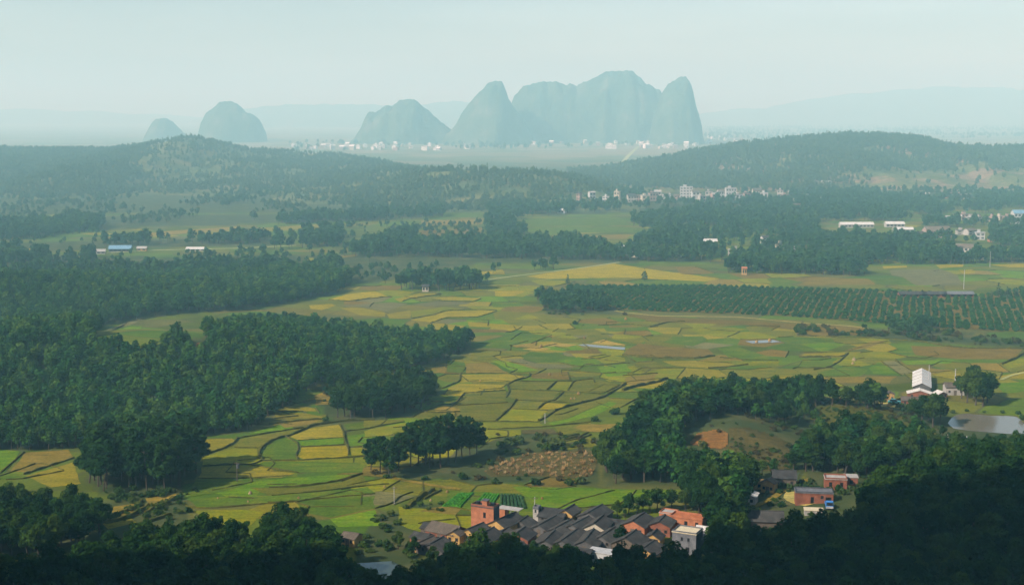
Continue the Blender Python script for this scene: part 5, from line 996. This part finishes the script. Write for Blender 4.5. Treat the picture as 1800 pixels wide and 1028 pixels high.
for a in VH:
    deep = a[8] == 'v' and a[3] >= 6.5 and a[0] < 1100
    gable_house(a[0], a[1], a[2] * 1.06, a[3] * (rng.uniform(1.15, 1.5) if deep else rng.uniform(.95, 1.2)), a[4] * (rng.uniform(.5, .7) if a[6] == 'greybrick' else rng.uniform(.7, .95)), a[5] * rng.uniform(.75, 1.0), a[6], a[7], a[10], a[8], VROT + rng.normal(0, .09), a[9])
flat_house(1058, 985, 6.8, 4.0, 2.6, 'white', 'white walled shed with bright roof at the front of the village', 'white', parapet=0, floors=1)
flat_house(1210, 925, 9.5, 4.5, 2.9, 'brick', 'unfinished orange brick row behind the concrete house', 'brick', parapet=.4, floors=1, rail='brick')
flat_house(1176, 915, 4.5, 4.0, 2.6, 'brick', 'low orange brick shed beside the unfinished row', 'pale', parapet=.3, floors=1, rail='brick')
CH = flat_house(1208, 968, 6.6, 5.6, 5.6, 'concrete', 'grey concrete house with a pale beige flat roof', 'sand', parapet=.35, auto=False, wins=[(-.6, 3.6, .6, .9), (1.2, 3.6, .6, .9), (1.0, .8, 1.0, 1.2)], side='darkgrey')
flat_house(1243, 964, 5.0, 6.0, 3.2, 'darkgrey', 'low dark annex right of the grey concrete house', 'concrete', parapet=.5, floors=1)
gable_house(1238, 950, 4.0, 3.2, 3.0, 1.0, 'pale', 'white_roof', 'small pale roofed shed behind the dark annex', 'u')
gable_house(1278, 990, 5.0, 5.0, 2.6, 1.4, 'mud', 'tile', 'ochre hut with a pale front on the lower right of the village', 'v')
# hamlet on the right
HR_ = math.radians(-8)
BH = flat_house(1430, 882, 10.8, 5.0, 3.3, 'brick_dark', 'long red brick house with grey slab roof beside the blue truck', 'concrete', HR_, parapet=.35, auto=False, wins=[(-.6, .1, .9, 2.1), (2.2, 1.8, .8, .9), (4.0, .1, 1.6, 2.2)], rail='darkgrey')
flat_house(1468, 858, 6.5, 5.0, 3.4, 'brick_dark', 'half-finished brick house with pale slab roofs behind the long brick house', 'pale', HR_, parapet=.4, floors=1, rail='brick_dark')
flat_house(1495, 852, 4.0, 4.0, 2.8, 'brick_dark', 'small brick outbuilding with pale roof under the hamlet trees', 'pale', HR_, parapet=0, floors=1)
gable_house(1378, 852, 7.0, 5.5, 3.0, 1.7, 'wood', 'tile', 'grey-roofed hamlet house above the ochre walls', 'u', HR_)
gable_house(1352, 864, 4.2, 3.2, 3.2, 1.0, 'mud', 'tile_brown', 'bright ochre hamlet house with crumbling walls', 'v', math.radians(-30))
flat_house(1332, 858, 4.5, 2.4, 2.2, 'mud', 'low ochre wall ruin left of the ochre hamlet house', 'mud', math.radians(10), parapet=.2, floors=1, rail='mud')
gable_house(1314, 884, 5.4, 5.0, 2.8, 1.0, 'pale', 'white_roof', 'pale-roofed hamlet shed at the lane bend', 'v', math.radians(-20))
gable_house(1340, 928, 11, 6, 3.0, 2.0, 'wood', 'tile', 'long dark-roofed house in shade below the hamlet lane', 'u', math.radians(-6))
flat_house(1430, 902, 5.2, 3.0, 1.2, 'pale', 'low concrete water cistern with a bright slab top before the brick house', 'sand', HR_, parapet=0, auto=False)
# by the white hall
hall_p = ground(1620, 692); HW, HD = 7.0, 34.0
e = bpy.data.objects.new('barn', None); COL.objects.link(e); e.location = hall_p; e.rotation_euler = (0, 0, math.radians(-16.5)); tag(e, 'long barn with gleaming white ribbed gable roof above the pond', 'barn')
q = MB(); hw, hd = HW / 2, HD / 2
for y, s in ((0, 1), (HD, -1)):
    pts = [(-hw, y, -.5), (hw, y, -.5), (hw, y, 3), (0, y, 4.6), (-hw, y, 3)]; q.poly(pts if s > 0 else pts[::-1])
q.quad((-hw, HD, -.5), (-hw, 0, -.5), (-hw, 0, 3), (-hw, HD, 3)); q.quad((hw, 0, -.5), (hw, HD, -.5), (hw, HD, 3), (hw, 0, 3)); q.build('wall', M['greybrick'], e)
for s in (-1, 1):
    q = MB(); b0, b1 = (-.4, HD + .4) if s > 0 else (HD + .4, -.4); a1 = hw + .4; z1 = 4.65 - 1.6 / hw * a1
    q.hexa([(0, b0, 4.53), (s * a1, b0, z1 - .12), (s * a1, b1, z1 - .12), (0, b1, 4.53), (0, b0, 4.65), (s * a1, b0, z1), (s * a1, b1, z1), (0, b1, 4.65)]); sl = q.build('roof_slope', M['white_roof'], e)
    for k in range(1, 5):
        y = HD * k / 5.0; c0, c1 = (y - .12, y + .12) if s > 0 else (y + .12, y - .12); q = MB()
        q.hexa([(0, c0, 4.6), (s * a1, c0, z1 - .05), (s * a1, c1, z1 - .05), (0, c1, 4.6), (0, c0, 4.85), (s * a1, c0, z1 + .2), (s * a1, c1, z1 + .2), (0, c1, 4.85)]); q.build('rib', M['pale'], sl)
gable_house(1616, 700, 9.5, 5.0, 2.4, 1.4, 'brick_dark', 'white_roof', 'small house with a white gable roof at the foot of the barn', 'v', math.radians(-13))
gable_house(1652, 700, 4.5, 3.5, 2.2, .9, 'brick_dark', 'white_roof', 'little pale-roofed shed between barn and stone house', 'v', math.radians(20))
gable_house(1676, 692, 7.5, 6.0, 3.4, 1.3, 'pale', 'tile_brown', 'weathered stone house beside the big trees', 'u', math.radians(-5))
gable_house(1563, 704, 3.6, 4.0, 3.0, .8, 'mud', 'tile_brown', 'ochre hut at the sunlit earth yard', 'v', math.radians(-10))
gable_house(1598, 712, 6.0, 4.0, 2.4, 1.0, 'brick_dark', 'tile_brown', 'low brown-roofed house left of the trees below the barn', 'u', math.radians(-10))
gable_house(1402, 706, 6.0, 4.0, 2.2, .9, 'pale', 'white_roof', 'pale-roofed shed amid the strip of trees on the knoll', 'u', math.radians(8))
gable_house(1440, 775, 4.0, 9.0, 2.2, .9, 'greybrick', 'white_roof', 'narrow white-roofed shed in the wood above the hamlet', 'v', math.radians(-20))
gable_house(1456, 812, 7.5, 4.0, 2.2, .8, 'greybrick', 'white_roof', 'pale corrugated shed just above the hamlet in the wood', 'u', math.radians(4))
gable_house(1682, 776, 6.0, 3.0, 1.6, .5, 'greybrick', 'white_roof', 'low pale roof by the pond bank', 'u', math.radians(-22))

# truck, car, tank, poles, straw stacks
def vehicle(name, px, py, rot, paint, label, cat, L=3.6, W=1.7, truck=True, sc=1.0):
    p = ground(px, py); e = bpy.data.objects.new(name, None); COL.objects.link(e); e.location = p; e.rotation_euler = (0, 0, rot); e.scale = (sc,) * 3; tag(e, label, cat)
    hw = W / 2; q = MB()
    if truck:      # cab forward towards -y
        q.hexa([(-hw, -L / 2, .45), (hw, -L / 2, .45), (hw, -L / 2 + 1.3, .45), (-hw, -L / 2 + 1.3, .45), (-hw * .92, -L / 2 + .28, 2.0), (hw * .92, -L / 2 + .28, 2.0), (hw * .92, -L / 2 + 1.25, 2.0), (-hw * .92, -L / 2 + 1.25, 2.0)]); q.build('cab', M[paint], e)
        q = MB(); q.hexa([(-hw * .85, -L / 2 + .05, 1.15), (hw * .85, -L / 2 + .05, 1.15), (hw * .8, -L / 2 + .2, 1.15), (-hw * .8, -L / 2 + .2, 1.15), (-hw * .8, -L / 2 + .2, 1.8), (hw * .8, -L / 2 + .2, 1.8), (hw * .8, -L / 2 + .4, 1.8), (-hw * .8, -L / 2 + .4, 1.8)]); q.build('windscreen', M['dark'], e)
        q = MB(); q.box(-hw * .95, hw * .95, -L / 2 - .06, -L / 2 + .06, .5, .95); q.build('front_panel', M['white'], e)
        q = MB(); z = .75; q.box(-hw, hw, -L / 2 + 1.4, L / 2, z, z + .08); q.box(-hw, -hw + .06, -L / 2 + 1.4, L / 2, z + .08, z + .5); q.box(hw - .06, hw, -L / 2 + 1.4, L / 2, z + .08, z + .5); q.box(-hw + .06, hw - .06, L / 2 - .06, L / 2, z + .08, z + .5); q.build('cargo_bed', M[paint], e)
    else:
        q.hexa([(-hw, -L / 2, .35), (hw, -L / 2, .35), (hw, L / 2, .35), (-hw, L / 2, .35), (-hw, -L / 2 + .1, .95), (hw, -L / 2 + .1, .95), (hw, L / 2 - .1, .95), (-hw, L / 2 - .1, .95)]); q.build('body', M[paint], e)
        q = MB(); q.hexa([(-hw * .95, -L * .22, .95), (hw * .95, -L * .22, .95), (hw * .95, L * .38, .95), (-hw * .95, L * .38, .95), (-hw * .8, -L * .08, 1.5), (hw * .8, -L * .08, 1.5), (hw * .8, L * .28, 1.5), (-hw * .8, L * .28, 1.5)]); q.build('cabin', M['dark'], e)
        q = MB(); q.box(-hw * .8, hw * .8, -L * .08, L * .28, 1.5, 1.56); q.build('roof', M[paint], e)
    for sx in (-1, 1):
        for y in (-L / 2 + .65, L / 2 - .7):
            q = MB(); q.tube([(sx * (hw - .2), y, .34), (sx * (hw + .02), y, .34)], [.34, .34], 12); q.build('wheel', M['rubber'], e)
        q = MB(); q.box(sx * hw * .7 - .13, sx * hw * .7 + .13, -L / 2 - .08, -L / 2 + .02, .62, .78); q.build('headlight', M['pale'], e)
vehicle('truck', 1457, 893, math.radians(-8), 'paint_blue', 'small blue truck with a white front parked by the brick house', 'truck', sc=1.25)
vehicle('car', 1572, 709, math.radians(70), 'paint_teal', 'teal car parked in the earth yard below the barn', 'car', truck=False, L=4.2, W=1.8, sc=1.2)
p = ground(1396, 852); e = bpy.data.objects.new('water_tank', None); COL.objects.link(e); e.location = p; tag(e, 'shining round white water tank in the hamlet', 'tank')
q = MB(); q.tube([(0, 0, 0), (0, 0, 1.0)], [.55, .5], 8); q.build('stand', M['concrete'], e)
q = MB(); q.tube([(0, 0, 1.0), (0, 0, 1.15), (0, 0, 1.9), (0, 0, 2.2), (0, 0, 2.3)], [.5, .75, .75, .45, .15], 14); q.build('tank', M['white'], e)
def pole(px, py, hh, label, trans=False, mat='metal', r=.14):
    p = ground(px, py); e = bpy.data.objects.new('utility_pole', None); COL.objects.link(e); e.location = p; tag(e, label, 'pole')
    q = MB(); q.tube([(0, 0, -.5), (0, 0, hh * .5), (0, 0, hh)], [r * 1.3, r * 1.1, r * .8], 8); q.build('shaft', M[mat], e)
    q = MB(); q.box(-.9, .9, -.06, .06, hh - .6, hh - .46); c = q.build('crossarm', M['wood'], e)
    for x in (-.8, 0, .8):
        q = MB(); q.tube([(x, 0, hh - .46), (x, 0, hh - .2)], [.06, .04], 6); q.build('insulator', M['dark'], c)
    if trans:
        q = MB(); q.tube([(.35, -.1, hh - 2.2), (.35, -.1, hh - .9)], [.5, .5], 10); q.build('transformer', M['darkgrey'], e)
pole(417, 846, 6.5, 'dark pole with a transformer standing in the left paddies', True, 'wood', .12)
pole(1632, 680, 9.5, 'pale pole behind the white barn roof'); pole(1678, 692, 10.5, 'tall pale pole by the weathered stone house', r=.2)
pole(958, 744, 4.0, 'short pale post at a bund crossing'); pole(940, 908, 6.0, 'thin pole beside the dark vegetable rows', r=.1); pole(693, 886, 5.5, 'thin pole in the fields left of the vegetable rows', r=.1)
pole(1694, 508, 13, 'tall thin pole in the grey field above the orchard'); pole(1740, 470, 12, 'far pole by the golden strip on the right')
V, F = [], []
def stack_data(seed):
    r = np.random.default_rng(seed); q = MB(); n = 10; prof = [(0, .9), (.4, 1.0), (.9, .85), (1.4, .5), (1.8, .12)]
    q.tube([(0, 0, z) for z, _ in prof], [rd for _, rd in prof], n)
    for k in range(40):
        an = r.uniform(0, 6.28); z = r.uniform(.1, 1.5); rd = np.interp(z, [a for a, _ in prof], [b for _, b in prof]); c = np.array([math.cos(an) * rd, math.sin(an) * rd, z]); d = np.array([math.cos(an) * .25, math.sin(an) * .25, -.3]); t = np.array([-math.sin(an), math.cos(an), 0]) * .08
        q.poly([tuple(c - t), tuple(c + t), tuple(c + d)])
    return q.data('straw_stack', M['straw'])
ST = [stack_data(s) for s in (1, 2, 3)]
for px, py, s, lb in ((440, 868, 1.2, 'straw stack with a dark base in the left green paddies'), (525, 876, .9, 'pale straw heap in the paddies near the bottom wood'), (436, 882, .7, 'low pale straw heap beside the bund below the transformer pole'), (383, 876, .6, 'small pale straw heap near the left grove shadow'),
   (1004, 702, 1.1, 'straw stack in the middle paddies'), (1017, 693, 1.4, 'larger straw stack behind the middle paddies'), (1010, 701, .9, 'small straw stack between two others in the middle paddies'), (966, 659, 1.2, 'straw stack on the brown plot'), (844, 670, .9, 'straw stack on the dull gold plot'),
   (951, 610, 1.6, 'dark straw stack by the orange straw plot'), (1501, 634, 2.0, 'straw stack in the right-hand fields'), (1499, 640, 1.4, 'low straw stack beside another in the right-hand fields'), (1330, 602, 1.6, 'straw stack at the flooded paddy'), (1353, 599, 1.8, 'straw stack behind the flooded paddy'), (1100, 562, 1.8, 'pale straw stack below the dirt road'), (1027, 595, 1.5, 'straw stack in the far green paddies'), (676, 856, .8, 'straw heap below the small pine grove'), (786, 865, .9, 'orange straw heap above the vegetable rows'), (757, 880, .8, 'tan straw heap left of the vegetable rows'), (953, 877, .9, 'pale straw heap right of the dark rows')):
    tag(add('straw_stack', ST[int(rng.integers(3))], None, ground(px, py), rng.uniform(0, 6), s * .5), lb, 'straw stack')

# ------------------------------------------------------------------ middle distance and far buildings
def block_data(name, w, d, hh, wall, roof, style, floors):
    q = MB(); hw, hd = w / 2, d / 2
    q.box(-hw, hw, -hd, hd, -.5, hh, 0)
    if style == 'gable':
        hr = d * .28
        for s in (-1, 1):
            b0, b1 = (-hw - .4, hw + .4) if s < 0 else (hw + .4, -hw - .4); a1 = hd + .5; z0 = hh + hr; z1 = hh - .1
            q.hexa([(b0, 0, z0 - .25), (b0, s * a1, z1 - .25), (b1, s * a1, z1 - .25), (b1, 0, z0 - .25), (b0, 0, z0), (b0, s * a1, z1), (b1, s * a1, z1), (b1, 0, z0)][::1], 1)
        for x in (-hw, hw): q.poly([(x, -hd, hh), (x, hd, hh), (x, 0, hh + hr - .3)], 0)
    else:
        q.box(-hw - .4, hw + .4, -hd - .4, hd + .4, hh, hh + .35, 1); q.box(-hw * .5, hw * .05, -hd * .3, hd * .6, hh + .35, hh + 2.6, 0); q.box(-hw * .55, hw * .1, -hd * .35, hd * .65, hh + 2.6, hh + 2.85, 1)
    fh = hh / floors; n = max(2, int(w / 3.5))
    for k in range(floors):
        for i in range(n):
            x = -hw + (i + .5) * w / n; q.box(x - w / n * .28, x + w / n * .28, -hd - .06, -hd + .1, k * fh + fh * .3, k * fh + fh * .75, 2)
    return q.data(name, [M[wall], M[roof], M['dark']])
def block(px, py, w, d, hh, wall, roof, style, label, group=None, floors=2, rot=0.0, name='house', z=None):
    p = P(px, py); p[2] = max(0.0, float(top(p[0], p[1]))) if z is None else z
    return tag(add(name, block_data(name, w, d, hh, wall, roof, style, floors), None, p, rot), label, 'house', group)
block(1206, 348, 17, 12, 15, 'white', 'white', 'flat', 'tall white-grey building with banded floors in the valley village', floors=4, rot=-.1)
block(1284, 350, 14, 12, 15, 'white', 'pale', 'flat', 'pale open-fronted building right in the valley village', floors=3)
block(1066, 362, 8, 8, 6, 'white', 'white', 'flat', 'bright white house at the left of the valley village', rot=-.4)
block(1018, 362, 5, 6, 9, 'pink', 'tile', 'gable', 'pink house standing at the left end of the valley village', rot=-.5)
block(1395, 343, 14, 9, 4, 'pale', 'white_roof', 'gable', 'long white roof among trees right of the valley village', floors=1)
block(1452, 332, 16, 5, 3, 'pale', 'white_roof', 'gable', 'slanting white roof on the ridge foot', floors=1, rot=-.9)
block(1240, 431, 20, 8, 3.5, 'pink', 'white_roof', 'gable', 'long pale roof amid the valley trees', floors=1)
block(1294, 450, 13, 8, 5, 'pale', 'pale', 'flat', 'pale house at the edge of the square wood', rot=-.2)
block(1505, 400, 34, 8, 3.5, 'pale', 'white_roof', 'gable', 'very long white shed roof in the right valley', floors=1, rot=.03, name='shed')
block(1572, 399, 19, 8, 3.5, 'pale', 'white_roof', 'gable', 'long cream shed roof right of the very long one', floors=1, rot=.02, name='shed')
block(1587, 408, 19, 7, 3, 'pale', 'white_roof', 'gable', 'cream shed roof standing before the other long sheds', floors=1, rot=.04, name='shed')
block(1472, 414, 22, 6, 2.6, 'white', 'pale', 'gable', 'low whitish shed below the long roofs', floors=1, name='shed')
block(1646, 417, 23, 16, 6, 'pink', 'tile_brown', 'gable', 'large grey-roofed barn at the end of the sheds', floors=1, rot=.05)
block(1617, 422, 5, 8, 6, 'pink', 'tile', 'gable', 'narrow pink house before the large grey barn', rot=-.4)
block(1722, 421, 8, 7, 6.5, 'white', 'white', 'flat', 'small white two-storey house with dark windows in the right valley', rot=-.15)
block(1742, 425, 5, 5, 3.5, 'brick', 'tile', 'gable', 'little brick house right of the white two-storey house', floors=1)
block(1696, 442, 14, 9, 4, 'pale', 'tile_brown', 'gable', 'grey gabled house above the golden strip', floors=1, rot=-.5)
block(1719, 456, 11, 7, 4, 'cream', 'tile_brown', 'gable', 'grey-roofed house with pale gable at the golden strip', floors=1, rot=-.7)
block(1792, 382, 16, 12, 5, 'white', 'blue_roof', 'gable', 'light blue roof at the right edge of the valley', floors=1)
block(1787, 393, 12, 8, 4, 'white', 'white', 'flat', 'white house before the light blue roof')
block(212, 442, 18, 9, 2.8, 'darkgrey', 'blue_roof', 'gable', 'bright blue sheet roof shed on the left plain', floors=1, rot=.12, name='shed')
block(47, 530, 10, 7, 4.5, 'pale', 'pale', 'flat', 'pale ruined house alone in the dark left wood', rot=-.1)
block(748, 512, 4, 4, 3.6, 'cream', 'tile', 'gable', 'tiny cream hut at the golden plots', floors=1)
block(15, 443, 26, 8, 2.5, 'mud', 'f_straw', 'gable', 'long orange roof at the left edge of the plain', floors=1, name='shed')
block(30, 449, 14, 6, 2.5, 'brick', 'tile_brown', 'gable', 'brown shed before the long orange roof', floors=1, name='shed', rot=.3)
block(62, 447, 9, 6, 3, 'mud', 'f_straw', 'gable', 'small orange shed right of the long orange roof', floors=1, name='shed')
block(170, 446, 14, 6, 2.2, 'pale', 'pale', 'gable', 'low pale shed left of the blue roof', floors=1, name='shed', rot=.2)
block(250, 441, 8, 5, 2.5, 'mud', 'pale', 'gable', 'small tan shed right of the blue roof', floors=1, name='shed')
block(345, 441, 16, 5, 2, 'pale', 'white_roof', 'gable', 'thin white roof further right of the blue roof', floors=1, name='shed')
block(1308, 483, 3.2, 3.2, 5, 'mud', 'brick', 'gable', 'small orange shrine-like hut before the square wood', floors=1)
for px, w, rf, lb in ((1603, 17, 'tile', 'dark-roofed long brick shed above the orchard, left of three'), (1641, 15, 'tile', 'long brick shed above the orchard, middle of three'), (1683, 19, 'concrete', 'long brick shed with light grey roof above the orchard, right of three')):
    block(px, 522, w, 5, 2.4, 'brick_dark', rf, 'gable', lb, floors=1, name='shed')
block(988, 375, 9, 6, 4, 'white', 'white_roof', 'gable', 'white house pair at the field edge left of the village', floors=1, rot=-.5)
block(1058, 437, 12, 7, 3, 'pale', 'white_roof', 'gable', 'pale roof in the central tree belt', floors=1); block(1091, 440, 6, 5, 3, 'pale', 'white_roof', 'gable', 'tiny pale roof in the central tree belt', floors=1, rot=.5)
def cluster(pts, grp, lb, wr, hr, walls, roofs, floors=2, far=False):
    for px, py in pts:
        w = rng.uniform(*wr); block(px, py, w, w * rng.uniform(.7, 1), rng.uniform(*hr), walls[int(rng.integers(len(walls)))], roofs[int(rng.integers(len(roofs)))], 'flat' if rng.random() < .55 else 'gable', lb, grp, floors, rng.uniform(-.5, .5))
cluster([(1110, 358), (1122, 355), (1134, 356), (1148, 353), (1156, 350), (1166, 353), (1178, 354), (1190, 352), (1222, 350), (1233, 355), (1246, 350), (1256, 352), (1268, 349), (1298, 356), (1312, 352), (1330, 349), (1343, 353), (1040, 360), (1085, 358), (1372, 346), (1380, 356), (1400, 372), (1395, 362)],
        'houses of the valley village', 'small pinkish-white house in the row of the valley village', (7, 12), (6, 11), ['pink', 'white', 'pale', 'cream'], ['tile_brown', 'pale', 'tile'])
cluster([(1668, 389), (1683, 387), (1696, 386), (1708, 389), (1722, 388), (1745, 389), (1758, 387), (1772, 388), (1690, 412), (1705, 413), (1760, 418), (1775, 412)], 'pinkish houses above the white house', 'small pinkish house in the cluster at the right edge', (8, 13), (4, 6), ['pink', 'pale', 'cream'], ['tile_brown', 'pale'])
cluster([(1630, 347), (1662, 348), (1672, 346), (1686, 349), (1700, 350), (1345, 428), (1372, 436), (1396, 450), (1575, 428), (1590, 430), (1585, 440), (1615, 440), (1190, 452), (1115, 452), (1490, 440), (1420, 352), (1445, 358)], 'lone houses among the valley trees', 'small lone house half hidden among the valley trees', (5, 9), (3, 6), ['pink', 'white', 'cream', 'brick'], ['tile_brown', 'pale', 'tile'])
fv = []
for n, x0, x1, y0, y1 in ((18, 515, 645, 254, 264), (14, 650, 730, 254, 265), (5, 735, 785, 255, 265), (2, 812, 828, 256, 261), (7, 920, 1000, 243, 257), (14, 1000, 1140, 243, 258), (46, 1120, 1255, 238, 264), (14, 1230, 1310, 240, 256)):
    for k in range(n): fv.append((rng.uniform(x0, x1), rng.uniform(y0, y1)))
cluster(fv, 'houses of the far village', 'tiny pale house of the far village below the karst hills', (10, 18), (6, 13), ['white_far', 'white_far', 'cream', 'white', 'pink'], ['white_far', 'pale', 'white_far', 'pale'], 3)
block(1074, 262, 34, 18, 14, 'white_far', 'white_far', 'flat', 'largest white block of the far village beside the far road', floors=3)
cluster([(822, 262), (770, 262), (747, 264), (345 + 350, 262)], 'bright far houses', 'bright white house standing at the edge of the far plain', (15, 19), (9, 12), ['white_far'], ['white_far'], 3)

# ------------------------------------------------------------------ haze
def mat_haze():
    m, nt, out = new_mat('haze_air'); v = N(nt, 'ShaderNodeVolumePrincipled'); v.inputs['Color'].default_value = (*HAZE_COLOR, 1)
    v.inputs['Density'].default_value = HAZE_DENSITY; v.inputs['Absorption Color'].default_value = (0.64, 0.32, 0.06, 1); v.inputs['Anisotropy'].default_value = HAZE_ANISO; v.inputs['Density Attribute'].default_value = ''
    v.inputs['Temperature Attribute'].default_value = ''; v.inputs['Color Attribute'].default_value = ''
    nt.links.new(v.outputs[0], out.inputs['Volume']); return m
HAZE_ANISO = 0.0
q = MB(); q.box(-24000, 24000, -24000, 24000, -4.0, HAZE_TOP); hz = q.build('haze', mat_haze()); tag(hz, 'pale blue-green haze filling the valley air', kind='stuff')
print('objects', len(bpy.data.objects))
